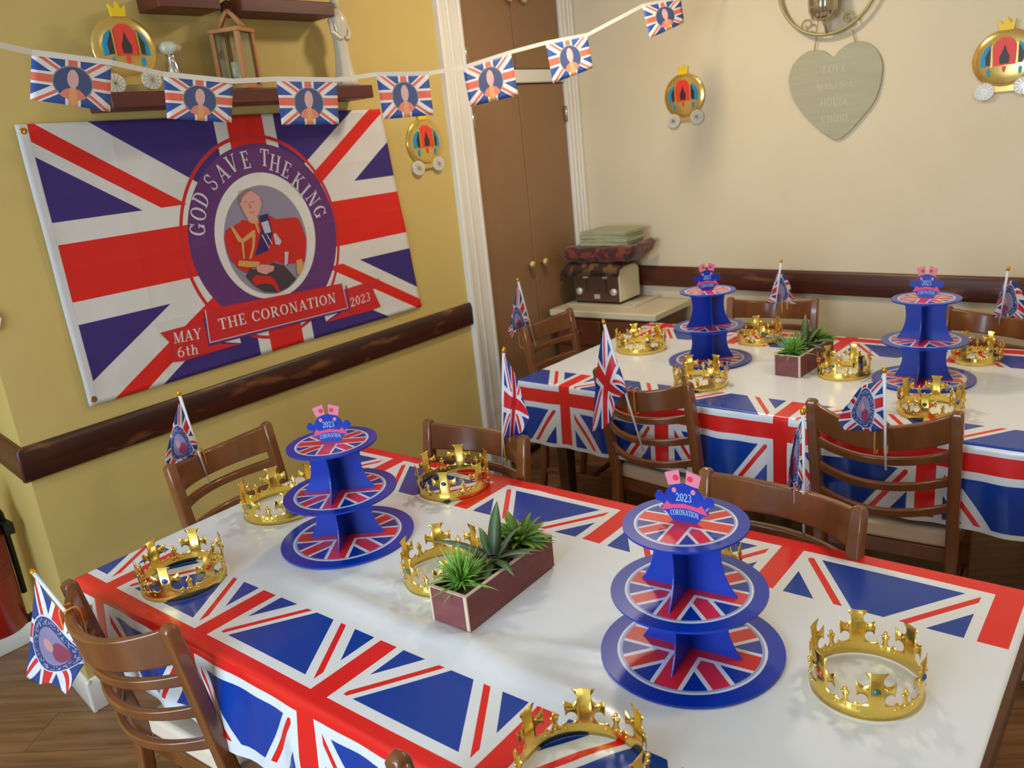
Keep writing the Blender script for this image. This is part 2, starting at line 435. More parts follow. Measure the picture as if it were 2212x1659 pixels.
def crline(ps, t):
    n = len(ps)-1; x = t*n; i = min(int(x), n-1); f = x-i
    g = lambda k: ps[max(0, min(n, k))]
    return cr(g(i-1), g(i), g(i+1), g(i+2), f)

# ------------------------------------------------------------------ lettering (serif capitals drawn as quads)
def ring(cx, cy, rx, ry, a0, a1, thick, thin, n=18):
    out = []
    for i in range(n):
        a, b_ = math.radians(a0+(a1-a0)*i/n), math.radians(a0+(a1-a0)*(i+1)/n)
        P = lambda q, s_: (cx+(rx-s_*thick)*math.cos(q), cy+(ry-s_*thin)*math.sin(q))
        out.append([P(a, 0), P(b_, 0), P(b_, 1), P(a, 1)])
    return out
def stk(x0, y0, x1, y1, w_): return [[(x0-w_/2, y0), (x0+w_/2, y0), (x1+w_/2, y1), (x1-w_/2, y1)]]
def srf(x, y, w_, h=.055): return [[(x-w_/2, y-(h if y > .5 else 0)), (x+w_/2, y-(h if y > .5 else 0)), (x+w_/2, y+(0 if y > .5 else h)), (x-w_/2, y+(0 if y > .5 else h))]]
def bx(x0, y0, x1, y1): return [[(x0, y0), (x1, y0), (x1, y1), (x0, y1)]]
K, k_ = .16, .07
GL = {
 'G': (.78, ring(.40, .5, .38, .5, 42, 330, K, k_)+bx(.60, .06, .74, .42)+bx(.50, .38, .80, .44)+bx(.66, .70, .72, 1.0)),
 'O': (.84, ring(.42, .5, .40, .5, 0, 360, K, k_, 28)),
 'D': (.80, bx(.10, 0, .25, 1)+ring(.30, .5, .46, .5, -90, 90, K, k_)+bx(.02, 0, .32, k_)+bx(.02, 1-k_, .32, 1)),
 'S': (.60, ring(.30, .74, .26, .26, 20, 270, .11, k_)+ring(.30, .26, .27, .27, 90, -160, .12, k_)+bx(.50, .70, .56, .95)+bx(.03, .06, .09, .30)),
 'A': (.80, stk(.10, 0, .40, 1, .07)+stk(.68, 0, .40, 1, .17)+bx(.20, .30, .56, .36)+srf(.10, 0, .24)+srf(.68, 0, .32)),
 'V': (.80, stk(.40, 0, .12, 1, .17)+stk(.40, 0, .70, 1, .07)+srf(.12, 1, .32)+srf(.70, 1, .24)),
 'E': (.68, bx(.10, 0, .25, 1)+bx(.02, 0, .62, k_)+bx(.02, 1-k_, .60, 1)+bx(.25, .47, .46, .53)+bx(.56, 0, .63, .26)+bx(.54, .76, .60, 1)+bx(.43, .38, .48, .62)),
 'T': (.72, bx(.28, 0, .44, 1)+bx(.02, 1-k_, .70, 1)+bx(.02, .74, .08, 1)+bx(.64, .74, .70, 1)+srf(.36, 0, .34)),
 'H': (.86, bx(.10, 0, .25, 1)+bx(.61, 0, .76, 1)+bx(.25, .47, .61, .53)+srf(.175, 0, .33)+srf(.685, 0, .33)+srf(.175, 1, .33)+srf(.685, 1, .33)),
 'K': (.84, bx(.10, 0, .25, 1)+stk(.27, .42, .66, 1, .08)+stk(.72, 0, .36, .56, .18)+srf(.175, 0, .33)+srf(.175, 1, .33)+srf(.68, 0, .32)+srf(.64, 1, .28)),
 'I': (.36, bx(.10, 0, .26, 1)+srf(.18, 0, .34)+srf(.18, 1, .34)),
 'N': (.88, bx(.12, 0, .18, 1)+bx(.68, 0, .74, 1)+stk(.68, 0, .18, 1, .17)+srf(.15, 0, .28)+srf(.71, 1, .28)+srf(.13, 1, .26)),
 'M': (1.0, bx(.10, 0, .16, 1)+bx(.76, 0, .91, 1)+stk(.46, 0, .18, 1, .16)+stk(.46, 0, .80, 1, .07)+srf(.13, 0, .26)+srf(.835, 0, .32)+srf(.13, 1, .22)+srf(.86, 1, .26)),
 'Y': (.78, bx(.31, 0, .47, .46)+stk(.39, .42, .12, 1, .17)+stk(.39, .42, .68, 1, .07)+srf(.39, 0, .34)+srf(.12, 1, .30)+srf(.68, 1, .24)),
 'C': (.76, ring(.40, .5, .38, .5, 45, 315, K, k_)+bx(.65, .68, .71, 1.0)+bx(.67, .04, .71, .26)),
 'R': (.80, bx(.10, 0, .25, 1)+ring(.30, .73, .34, .27, -90, 90, .15, k_)+bx(.25, 1-k_, .32, 1)+bx(.25, .46, .32, .52)+stk(.68, 0, .38, .50, .17)+srf(.175, 0, .33)+srf(.17, 1, .32)+srf(.70, 0, .22)),
 'L': (.66, bx(.10, 0, .25, 1)+bx(.02, 0, .62, k_)+srf(.175, 1, .33)+bx(.56, 0, .62, .28)),
 'U': (.82, bx(.10, .3, .25, 1)+bx(.63, .3, .69, 1)+ring(.395, .3, .295, .3, 180, 360, .14, k_)+srf(.175, 1, .33)+srf(.66, 1, .26)),
 '6': (.62, ring(.31, .31, .29, .31, 0, 360, .13, k_, 24)+ring(.50, .33, .48, .67, 100, 180, .13, .07)),
 't': (.42, bx(.14, .10, .27, .92)+bx(.02, .60, .38, .66)+ring(.30, .14, .16, .14, 180, 330, .12, .05, 8)),
 'h': (.66, bx(.08, 0, .21, 1)+ring(.34, .44, .20, .24, 0, 180, .12, .07)+bx(.42, 0, .54, .46)+srf(.145, 0, .26, .05)+srf(.48, 0, .26, .05)+srf(.09, 1, .2)),
 '2': (.60, ring(.29, .70, .26, .30, -25, 175, .13, .06)+stk(.06, .05, .44, .60, .12)+bx(.03, 0, .56, .12)+bx(.52, .0, .57, .24)),
 '0': (.62, ring(.31, .5, .28, .5, 0, 360, .14, .06, 24)),
 '3': (.60, ring(.28, .75, .23, .25, -90, 160, .12, .06)+ring(.28, .27, .27, .27, -165, 90, .13, .06)),
 ' ': (.34, []),
}
def text_polys(s, track=.06):
    x = 0; out = []; adv = []
    for ch in s:
        a, ps = GL[ch]
        out += [[(x+px, py) for px, py in q] for q in ps]; adv.append((x, a)); x += a+track
    return out, x-track
def text_mesh(mb, s, fn, track=.06):
    """fn(x in 0..1 along the line, y in 0..1 of the letter height)"""
    ps, wd = text_polys(s, track)
    for q in ps: mb.add([fn(px/wd, py) for px, py in q], [(0, 1, 2, 3)])
    return mb

# ================================================================== the room
YC = 2.949                                    # back wall meets the yellow wall here
WA = -.08866                                  # direction of the back wall
tx, ty = math.cos(WA), math.sin(WA)
def bw(s, off, z): return (s*tx+off*ty, YC+s*ty-off*tx, z)       # s along the back wall, off = distance into the room
CEIL = 2.76
def slab(name, pts, d, m):
    """vertical wall: 2D floor outline extruded to the ceiling"""
    mb = MB(); mb.prism(pts, 0, CEIL, lambda x, y, z: (x, y, z)); return struct(mb.build(name, m))
mb = MB(); mb.box((-1.0, -3.3, -.1), (5.0, 3.4, 0)); struct(mb.build('floor', M['floor']))
mb = MB(); mb.box((-1.0, -3.3, CEIL), (5.0, 3.4, CEIL+.1)); struct(mb.build('ceiling', M['ceil']))
# yellow chimney wall with its return and the alcove behind it; the cupboard opening is y 2.02..2.85
slab('wall_left', [(0, -.22), (0, 2.0), (-.69, 2.0), (-.69, -.13)], 0, M['yellow'])
slab('wall_alcove', [(-.69, -3.3), (-.69, -.13), (-.9, -.13), (-.9, -3.3)], 0, M['yellow'])
slab('wall_back', [bw(-.6, 0, 0)[:2], bw(5.2, 0, 0)[:2], bw(5.2, -.15, 0)[:2], bw(-.6, -.15, 0)[:2]], 0, M['cream'])
slab('wall_right', [(4.75, -3.3), (4.75, 3.2), (4.9, 3.2), (4.9, -3.3)], 0, M['cream'])
mb = MB()
for a, b_ in (((-.9, -3.3, 0), (.3, -3.15, CEIL)), ((2.7, -3.3, 0), (4.9, -3.15, CEIL)), ((.3, -3.3, 0), (2.7, -3.15, .85)), ((.3, -3.3, 2.38), (2.7, -3.15, CEIL))): mb.box(a, b_)
struct(mb.build('wall_front', M['cream']))
wf = MB()
for a, b_ in (((.3, -3.22, .85), (.36, -3.12, 2.38)), ((2.64, -3.22, .85), (2.7, -3.12, 2.38)), ((.36, -3.22, .85), (2.64, -3.12, .91)), ((.36, -3.22, 2.32), (2.64, -3.12, 2.38)), ((1.47, -3.22, .91), (1.53, -3.12, 2.32))): wf.box(a, b_)
wo = struct(wf.build('window_1', M['white'], bevel=.004))
MB().box((.36, -3.2, .91), (2.64, -3.195, 2.32)).build('pane', M['window'], wo)
# dado rails
def rail_prof(mb, a, b_, m, z0=.845, z1=.955, d=.022, n=None):
    a, b_ = Vector(a), Vector(b_); t = (b_-a).normalized(); n = Vector((t.y, -t.x)) if n is None else Vector(n)
    prof = [(0, z0), (d*.8, z0), (d, z0+.012), (d, z1-.02), (d*.75, z1-.006), (d*.5, z1), (0, z1)]
    vs = []
    for p in (a, b_): vs += [(p.x+n.x*o, p.y+n.y*o, z) for o, z in prof]
    k = len(prof); mb.add(vs, [(i, (i+1) % k, k+(i+1) % k, k+i) for i in range(k)]+[tuple(range(k)), tuple(reversed(range(k, 2*k)))])
mb = MB(); rail_prof(mb, (0, -.243), (0, 1.875), None, n=(1, 0)); struct(mb.build('trim_1', M['dado'], bevel=.003))
mb = MB(); rail_prof(mb, (.022, -.224), (-.69, -.132), None, n=(-.13, -.99)); struct(mb.build('trim_2', M['dado_b'], bevel=.003))
mb = MB(); rail_prof(mb, bw(.03, 0, 0)[:2], bw(4.74, 0, 0)[:2], None, n=(ty, -tx)); struct(mb.build('trim_3', M['dado_b'], bevel=.003))
# cupboard surround: left architrave, right architrave, transom
def moulding(y0, y1, nm, steps):
    mb = MB()
    for a, b_, d in steps: mb.box((-.02, y0+(y1-y0)*a, 0), (d, y0+(y1-y0)*b_, CEIL))
    return struct(mb.build(nm, M['white'], bevel=.004))
moulding(1.872, 2.05, 'trim_4', [(0, .14, .030), (.14, .36, .022), (.36, .44, .026), (.44, .80, .018), (.80, .9, .024), (.9, 1, .012)])
moulding(2.845, 2.945, 'trim_5', [(0, .25, .014), (.25, .55, .020), (.55, .75, .026), (.75, 1, .032)])
mb = MB(); mb.box((-.03, 2.05, 1.965), (.012, 2.845, 2.03)); struct(mb.build('trim_6', M['white'], bevel=.006))
mb = MB(); mb.box((-.69, 2.0, 0), (-.06, 3.05, CEIL)); struct(mb.build('wall_cupboard', M['cupboard']))
def cup_door(n, y0, y1, z0, z1, ky, kz, hinge_y, hz):
    d = struct(MB().box((-.045, y0, z0), (-.004, y1, z1)).build('door_%d' % n, M['cupboard'], bevel=.003))
    if kz:
        k = MB(); k.lathe([(.008, 0), (.008, .014), (.017, .020), (.020, .030), (.016, .038), (.006, .041)], 18, axis='x').build('door_knob', M['brassdull'], d, loc=(-.004, ky, kz))
    for z in hz:
        h = MB(); h.tube([(0, 0, -.04), (0, 0, .04)], .007, 8); h.box((-.002, -.014, -.036), (.002, .014, .036)); h.build('hinge', M['steel'], d, loc=(.004, hinge_y, z))
    return d
cup_door(1, 2.055, 2.438, .06, 1.96, 2.385, 1.05, 2.056, (1.80, .4))
cup_door(2, 2.444, 2.84, .06, 1.96, 2.50, 1.045, 2.838, (1.80, .4))
cup_door(3, 2.055, 2.438, 2.035, 2.74, 2.405, 2.36, 2.056, (2.10,))
cup_door(4, 2.444, 2.84, 2.035, 2.74, 2.52, 2.36, 2.838, (2.14,))
# baseboards
def base(nm, a, b_, n):
    mb = MB(); rail_prof(mb, a, b_, None, 0, .12, .018, n); struct(mb.build(nm, M['white'], bevel=.003))
base('baseboard_left', (0, -.236), (0, 1.87), (1, 0))
base('baseboard_return', (.018, -.222), (-.69, -.132), (-.13, -.99))
base('baseboard_alcove', (-.69, -3.15), (-.69, -.14), (1, 0))
base('baseboard_back', bw(.03, 0, 0)[:2], bw(4.74, 0, 0)[:2], (ty, -tx))

# ================================================================== tables and cloths
def make_table(label, x0, x1, y0, y1, zt, loc, rz):
    t = thing('dining_table', label, 'table', loc, rz, 'dining tables')
    MB().box((x0, y0, zt-.032), (x1, y1, zt)).build('tabletop', M['table'], t, bevel=.004)
    mb = MB()
    for a, b_ in (((x0+.08, y0+.08, zt-.11), (x1-.08, y0+.10, zt-.032)), ((x0+.08, y1-.10, zt-.11), (x1-.08, y1-.08, zt-.032)), ((x0+.08, y0+.10, zt-.11), (x0+.10, y1-.10, zt-.032)), ((x1-.10, y0+.10, zt-.11), (x1-.08, y1-.10, zt-.032))): mb.box(a, b_)
    mb.build('apron', M['table'], t)
    for x in (x0+.10, x1-.10):
        for y in (y0+.10, y1-.10): MB().sweep([(x, y, 0), (x, y, .4), (x, y, zt-.032)], [.045, .055, .06], [.045, .055, .06], (1, 0, 0)).build('leg', M['table'], t, bevel=.004)
    return t
def make_cloth(label, X0, X1, Y0, Y1, zt, drop, near, far, loc, rz, wr, right_over):
    """near/far: (stripe t, cross x0, period) of the border print; wr: wrinkle function"""
    ns, fs_ = near, far
    xs = []; step = .02
    def axis(a, b_, la, lb):
        pos = [a-la+i*step for i in range(int(la/step))]
        pos += [a-.012, a-.006, a, a+.006]
        n = int((b_-a-.012)/step); pos += [a+.006+(b_-a-.012)*(i/n) for i in range(1, n)]
        pos += [b_-.006, b_, b_+.006, b_+.012]
        pos += [b_+lb-i*step for i in range(int(lb/step)-1, -1, -1) if b_+lb-i*step > b_+.013]
        return [p for i, p in enumerate(pos) if i == 0 or p > pos[i-1]+1e-4]
    S = axis(X0, X1, drop, right_over); T = axis(Y0, Y1, drop, drop)
    r = .010
    def ex(p, a, b_):
        if p < a: return p-a
        if p > b_: return p-b_
        return 0
    vs = []; uvn_, uvf = [], []
    for t in T:
        for s in S:
            dx, dy = ex(s, X0, X1), ex(t, Y0, Y1); d = math.hypot(dx, dy)
            bx_, by_ = min(max(s, X0), X1), min(max(t, Y0), Y1)
            if d > 0:
                L = r*PI/2
                if d < L: h, dn = r*math.sin(d/r), r*(1-math.cos(d/r))
                else: h, dn = r+(d-L)*.03, r+(d-L)
                wv = .006*math.sin(s*23+t*5)+.004*math.sin(s*51+1.3*t) if dx == 0 else .006*math.sin(t*21)+.003*math.sin(t*47)
                h += (wv+.006)*min(1, dn/.12)
                if dx and dy: h += .9*min(abs(dx), abs(dy))*.35
                x, y, z = bx_+dx/d*h, by_+dy/d*h, zt-dn
            else:
                x, y, z = s, t, zt+wr(s, t)
            vs.append((x, y, z))
            uvn_.append(((s-ns[1])/ns[2], t-ns[0])); uvf.append(((s-fs_[1])/fs_[2], fs_[0]-t))
    nu, nv = len(S), len(T)
    fs = [(j*nu+i, j*nu+i+1, (j+1)*nu+i+1, (j+1)*nu+i) for j in range(nv-1) for i in range(nu-1)]
    me = bpy.data.meshes.new('tablecloth'); me.from_pydata(vs, [], fs); me.materials.append(M['cloth'])
    for nm, uv in (('near', uvn_), ('far', uvf)):
        l = me.uv_layers.new(name=nm)
        for p in me.polygons:
            for li, vi in zip(p.loop_indices, p.vertices): l.data[li].uv = uv[vi]
    for p in me.polygons: p.use_smooth = True
    o = bpy.data.objects.new('tablecloth', me); COL.objects.link(o); o.location = loc; o.rotation_euler = (0, 0, rz)
    return tag(o, label, 'tablecloth', 'union flag tablecloths')
def seg_ridge(x, y, a, b_, wd, h):
    dx, dy = b_[0]-a[0], b_[1]-a[1]; L2 = dx*dx+dy*dy; k = ((x-a[0])*dx+(y-a[1])*dy)/L2; k = max(0, min(1, k))
    d = math.hypot(x-a[0]-k*dx, y-a[1]-k*dy); return h*math.sin(PI*min(1, max(.0, k)))**.5*math.exp(-(d/wd)**2) if 0 < k < 1 else 0
def wr_near(x, y):
    z = .0016*math.sin(7*x+3*y)*math.sin(5*y-2*x)
    for a, b_, w_, h in (((1.12, -.10), (1.62, -.115), .030, .010), ((1.55, -.10), (2.12, -.135), .034, .011), ((1.66, -.09), (2.02, .03), .012, .007), ((1.60, -.11), (1.98, -.05), .012, .005), ((1.18, -.06), (1.58, .03), .020, .007),
                         ((1.36, .57), (1.48, .545), .006, .006), ((2.2, -.2), (2.56, .02), .012, .003), ((2.1, -.28), (2.5, -.16), .02, .005), ((1.95, -.3), (2.3, -.1), .016, .004), ((1.3, .25), (1.75, .40), .02, .003)): z += seg_ridge(x, y, a, b_, w_, h)
    return z
def wr_far(x, y): return .0010*math.sin(6*x+3*y)*math.sin(5*y-2*x)
make_table('dining table nearest the camera under a union flag cloth', .64, 2.585, -.372, .578, .758, (0, 0, 0), 0)
make_cloth('glossy white and union flag cloth on the table nearest the camera', .630, 2.566, -.382, .588, .7605, .222, (-.384, .757, .40), (.578, .834, .425), (0, 0, 0), 0, wr_near, .008)
FR = math.radians(-2.3)
make_table('dining table by the back wall under a union flag cloth', .012, 2.0, .015, .998, .758, (.655, 1.415, 0), FR)
make_cloth('glossy white and union flag cloth on the table by the back wall', 0, 2.01, 0, 1.012, .7605, .265, (-.060, .232, .44), (.970, .10, .44), (.655, 1.415, 0), FR, wr_far, .2)
TZ = .7625

# ================================================================== chairs
def back_y(z): return .205+max(0, z-.44)*.15
def make_chair():
    c = thing('dining_chair', '', 'chair')
    s = MB()
    prof = [(-.185, .19), (.185, .19), (.212, -.20), (.15, -.225), (-.15, -.225), (-.212, -.20)]
    s.prism(prof, .415, .474, lambda x, y, d: (x, y, d)); s.build('seat', M['seat'], c, bevel=.014, seg=3)
    f = MB()
    for pa, pb in (((-.19, -.19), (.19, -.19)), ((-.175, .18), (.175, .18)), ((-.19, -.19), (-.175, .18)), ((.19, -.19), (.175, .18))):
        f.sweep([(pa[0], pa[1], .391), (pb[0], pb[1], .391)], .048, .022, (0, 0, 1))
    f.build('seat_frame', M['chair'], c, bevel=.003)
    for sx in (-1, 1):
        pth = [(sx*.185, .265, 0), (sx*.187, .225, .22), (sx*.188, .205, .44), (sx*.190, back_y(.62), .62), (sx*.192, back_y(.80), .80), (sx*.193, back_y(.865), .865), (sx*.193, back_y(.874), .876)]
        MB().sweep(pth, [.026, .030, .034, .034, .034, .033, .022], [.026, .032, .036, .034, .032, .030, .018], (1, 0, 0)).build('back_post', M['chair'], c, bevel=.006, seg=3)
        MB().sweep([(sx*.185, -.185, 0), (sx*.185, -.185, .3), (sx*.185, -.185, .44)], [.026, .034, .036], [.026, .034, .036], (1, 0, 0)).build('front_leg', M['chair'], c, bevel=.004)
    def slat(nm, z0, z1, th, bow, crown=0):
        m_ = MB(); n = 16; vs = []; nn = 4
        for i in range(n+1):
            t = -1+2*i/n; x = t*.182; o = bow*(1-t*t); cz = crown*(1-t*t)
            zz = [z0+cz*.6, z1+cz]
            for z, dy in ((zz[0], -th/2), (zz[1], -th/2), (zz[1], th/2), (zz[0], th/2)): vs.append((x, back_y((z0+z1)/2)+(z-(z0+z1)/2)*.15+o+dy, z))
        fs = [(i*4+k, i*4+(k+1) % 4, (i+1)*4+(k+1) % 4, (i+1)*4+k) for i in range(n) for k in range(4)]+[(3, 2, 1, 0), (n*4, n*4+1, n*4+2, n*4+3)]
        m_.add(vs, fs); return m_.build(nm, M['chair'], c, bevel=.005, seg=3)
    slat('top_rail', .780, .866, .022, .080, -.026)
    for z in (.738, .655, .568): slat('back_slat', z-.015, z+.015, .020, .074, -.014)
    st = MB()
    for sx in (-1, 1): st.sweep([(sx*.185, -.18, .17), (sx*.187, .22, .17)], .024, .018, (0, 0, 1))
    st.sweep([(-.185, -.02, .17), (.185, -.02, .17)], .022, .018, (0, 0, 1)); st.sweep([(-.185, -.185, .26), (.185, -.185, .26)], .026, .018, (0, 0, 1))
    st.build('stretcher', M['chair'], c, bevel=.003)
    return c
chair0 = make_chair(); chair_used = []
def place_chair(px, py, deg, label, z=0, group='brown ladder back chairs'):
    """px,py = middle of the top rail; deg = turn of the chair (0 faces -Y)"""
    c = chair0 if not chair_used else copy_tree(chair0); chair_used.append(c)
    a = math.radians(deg); off = back_y(.86)
    c.location = (px+math.sin(a)*off, py-math.cos(a)*off, z); c.rotation_euler = (0, 0, a)
    tag(c, label, 'chair', group); return c
place_chair(.385, .212, 97.5, 'brown ladder back chair against the yellow wall, at the near table\'s left end')
place_chair(1.085, .648, 0, 'brown chair on the far side of the near table, beside the white cupboard frame')
place_chair(2.048, .618, -8.5, 'brown chair behind the right hand cake stand of the near table')
place_chair(1.072, -.478, 183, 'brown chair at the front left of the near table, whole back in view')
place_chair(2.108, -.470, 182, 'brown chair at the bottom edge, only the knob of one back post showing')
place_chair(.392, 1.985, 92, 'brown chair between the brown cupboard doors and the far table')
place_chair(1.293, 1.300, 173, 'brown chair seen from behind at the far table, left of the two with cream seats')
place_chair(2.100, 1.258, 184, 'brown chair seen from behind at the far table, right of the two with cream seats')
place_chair(1.256, 2.568, 6, 'brown chair by the back wall, behind the far table\'s small plant box')
place_chair(2.180, 2.470, -22, 'brown chair by the back wall at the right edge, turned at an angle')

# ================================================================== hand flags on the chairs
FLG = {
'a': [[(0.335, 0.137, 1.029), (0.341, 0.105, 0.984), (0.329, 0.08, 0.922), (0.341, 0.047, 0.871)], [(0.335, 0.144, 0.981), (0.344, 0.109, 0.937), (0.326, 0.086, 0.881), (0.344, 0.051, 0.85)], [(0.335, 0.154, 0.935), (0.347, 0.123, 0.902), (0.323, 0.106, 0.857), (0.347, 0.069, 0.839)], [(0.335, 0.164, 0.88), (0.35, 0.149, 0.869), (0.32, 0.145, 0.842), (0.35, 0.109, 0.837)]],
'b': [[(0.834, -0.535, 0.892), (0.773, -0.541, 0.795), (0.635, -0.529, 0.65), (0.582, -0.541, 0.549)], [(0.895, -0.535, 0.855), (0.846, -0.544, 0.784), (0.693, -0.526, 0.636), (0.674, -0.544, 0.565)], [(0.965, -0.535, 0.829), (0.936, -0.547, 0.769), (0.778, -0.523, 0.639), (0.776, -0.547, 0.608)], [(1.035, -0.535, 0.812), (1.098, -0.55, 0.802), (0.915, -0.52, 0.687), (0.86, -0.55, 0.612)]],
'c': [[(1.204, 0.69, 1.104), (1.225, 0.684, 1.08), (1.233, 0.696, 1.045), (1.254, 0.684, 1.012)], [(1.19, 0.69, 1.011), (1.221, 0.681, 0.995), (1.234, 0.699, 0.977), (1.27, 0.681, 0.958)], [(1.176, 0.69, 0.921), (1.209, 0.678, 0.925), (1.221, 0.702, 0.916), (1.281, 0.678, 0.917)], [(1.162, 0.69, 0.837), (1.197, 0.675, 0.848), (1.198, 0.705, 0.842), (1.25, 0.675, 0.87)]],
'd': [[(1.27, 1.13, 1.089), (1.246, 1.124, 0.999), (1.212, 1.136, 0.863), (1.192, 1.124, 0.71)], [(1.294, 1.13, 1.02), (1.269, 1.121, 0.954), (1.234, 1.139, 0.848), (1.235, 1.121, 0.724)], [(1.317, 1.13, 0.953), (1.298, 1.118, 0.91), (1.261, 1.142, 0.834), (1.269, 1.118, 0.756)], [(1.338, 1.13, 0.882), (1.345, 1.115, 0.871), (1.297, 1.145, 0.834), (1.284, 1.115, 0.783)]],
'e': [[(2.086, 0.68, 1.024), (2.081, 0.674, 1.014), (2.068, 0.686, 0.991), (2.066, 0.674, 0.972)], [(2.086, 0.68, 0.979), (2.078, 0.671, 0.969), (2.058, 0.689, 0.936), (2.058, 0.671, 0.914)], [(2.087, 0.68, 0.927), (2.076, 0.668, 0.918), (2.052, 0.692, 0.881), (2.054, 0.668, 0.867)], [(2.087, 0.68, 0.869), (2.081, 0.665, 0.864), (2.055, 0.695, 0.842), (2.053, 0.665, 0.856)]],
'f': [[(2.133, 1.15, 0.985), (2.1, 1.144, 0.973), (2.071, 1.156, 0.953), (2.048, 1.144, 0.914)], [(2.134, 1.15, 0.946), (2.097, 1.141, 0.931), (2.061, 1.159, 0.894), (2.026, 1.141, 0.882)], [(2.136, 1.15, 0.9), (2.104, 1.138, 0.886), (2.067, 1.162, 0.86), (2.02, 1.138, 0.855)], [(2.14, 1.15, 0.847), (2.115, 1.135, 0.839), (2.07, 1.165, 0.827), (2.039, 1.135, 0.831)]],
'g': [[(0.365, 1.823, 1.062), (0.371, 1.777, 0.997), (0.359, 1.755, 0.915), (0.371, 1.712, 0.872)], [(0.365, 1.843, 0.993), (0.374, 1.788, 0.941), (0.356, 1.773, 0.878), (0.374, 1.716, 0.856)], [(0.365, 1.862, 0.935), (0.377, 1.806, 0.904), (0.353, 1.796, 0.866), (0.377, 1.727, 0.841)], [(0.365, 1.89, 0.868), (0.38, 1.846, 0.873), (0.35, 1.838, 0.846), (0.38, 1.758, 0.868)]],
'h': [[(1.277, 2.625, 1.006), (1.256, 2.619, 0.959), (1.287, 2.631, 0.975), (1.322, 2.619, 0.928)], [(1.269, 2.625, 0.936), (1.239, 2.616, 0.905), (1.29, 2.634, 0.913), (1.335, 2.616, 0.875)], [(1.264, 2.625, 0.882), (1.222, 2.613, 0.865), (1.288, 2.637, 0.864), (1.349, 2.613, 0.85)], [(1.257, 2.625, 0.837), (1.212, 2.61, 0.839), (1.282, 2.64, 0.83), (1.354, 2.61, 0.84)]],
'i': [[(2.203, 2.53, 1.005), (2.19, 2.524, 0.96), (2.225, 2.536, 0.986), (2.264, 2.524, 0.927)], [(2.2, 2.53, 0.95), (2.178, 2.521, 0.906), (2.225, 2.539, 0.922), (2.272, 2.521, 0.883)], [(2.197, 2.53, 0.896), (2.169, 2.518, 0.866), (2.225, 2.542, 0.87), (2.279, 2.518, 0.847)], [(2.193, 2.53, 0.849), (2.166, 2.515, 0.842), (2.225, 2.545, 0.829), (2.277, 2.515, 0.835)]]}
POLE = {'a': [(0.335, 0.141, 1.048), (0.335, 0.174, 0.72)],
'b': [(0.839, -0.535, 0.905), (1.042, -0.535, 0.807)],
'c': [(1.203, 0.69, 1.109), (1.141, 0.69, 0.695)],
'd': [(1.29, 1.1, 1.102), (1.346, 1.2, 0.633)],
'e': [(2.086, 0.68, 1.035), (2.087, 0.68, 0.702)],
'f': [(2.134, 1.15, 1.004), (2.144, 1.15, 0.724)],
'g': [(0.365, 1.826, 1.077), (0.365, 1.908, 0.749)],
'h': [(1.279, 2.625, 1.029), (1.242, 2.625, 0.759)],
'i': [(2.204, 2.53, 1.023), (2.186, 2.53, 0.812)]}
# label, cloth material, band material, where the band sits (x,y,axis), sleeve on the pole
FINFO = {
'a': ('small flag on a white stick banded to the chair by the yellow wall', 'hand_emblem', 'band_o', (.312, .168, 'x')),
'b': ('small flag with a round emblem hanging over the front left chair back', 'hand_emblem', 'band_o', (.955, -.527, 'y')),
'c': ('small plain union flag beside the cupboard frame, banded with two yellow bands', 'hand_plain', 'band_y', (1.180, .702, 'y')),
'd': ('plain union flag on a thin stick leaning left over the far table\'s corner', 'hand_plain', 'band_o', (1.31, 1.215, 'y')),
'e': ('crumpled flag on a white stick behind the near table\'s right cake stand', 'hand_emblem', 'band_p', (2.078, .695, 'y')),
'f': ('crumpled flag on a white stick on the chair right of centre, seen from behind', 'hand_emblem', 'band_o', (2.125, 1.170, 'y')),
'g': ('small flag on the chair in front of the brown cupboard doors', 'hand_emblem', 'band_o', (.355, 1.835, 'x')),
'h': ('small flag standing by the back wall above the far plant box', 'hand_emblem', 'band_y', (1.292, 2.645, 'y')),
'i': ('small flag by the back wall at the picture\'s right edge', 'hand_emblem', 'band_y', (2.20, 2.550, 'y')),
}
for key, (lab, fm, bm_, bp) in FINFO.items():
    p1, p0 = Vector(POLE[key][0]), Vector(POLE[key][1])
    t = thing('hand_flag', lab, 'flag', tuple(p0), 0, 'hand flags tied to the chairs')
    MB().tube([(0, 0, 0), (p1-p0)*.5, p1-p0], [.0030, .0040, .0050], 8).build('flag_stick', M['poly'], t)
    q = (p1-p0); e = q.normalized()
    MB().tube([q, q+e*.006, q+e*.012, q+e*.018], [.005, .007, .006, .002], 8).build('finial', M['goldplastic'], t)
    g = [[Vector(v)-p0 for v in row] for row in FLG[key]]
    def cl(u, v, g=g):
        rows = [crline(row, u) for row in g]; return crline(rows, v)
    mb = MB(); mb.grid(cl, 22, 18, uvfn=lambda u, v: (u, 1-v)); mb.build('flag_cloth', M[fm], t, solid=.0008)
    x, y, ax = bp; mb = MB()
    for dd in (-.013, .013):
        loop = []
        for i in range(20):
            a_ = 2*PI*i/20; o1, o2 = .016*math.copysign(abs(math.cos(a_))**.5, math.cos(a_)), .046*math.copysign(abs(math.sin(a_))**.4, math.sin(a_))
            loop.append((x+(o1 if ax == 'x' else dd), y+(dd if ax == 'x' else o1), .808+o2) )
        mb.tube([Vector(v)-p0 for v in loop], .0024, 6, closed=True)
    mb.build('rubber_band', M[bm_], t)

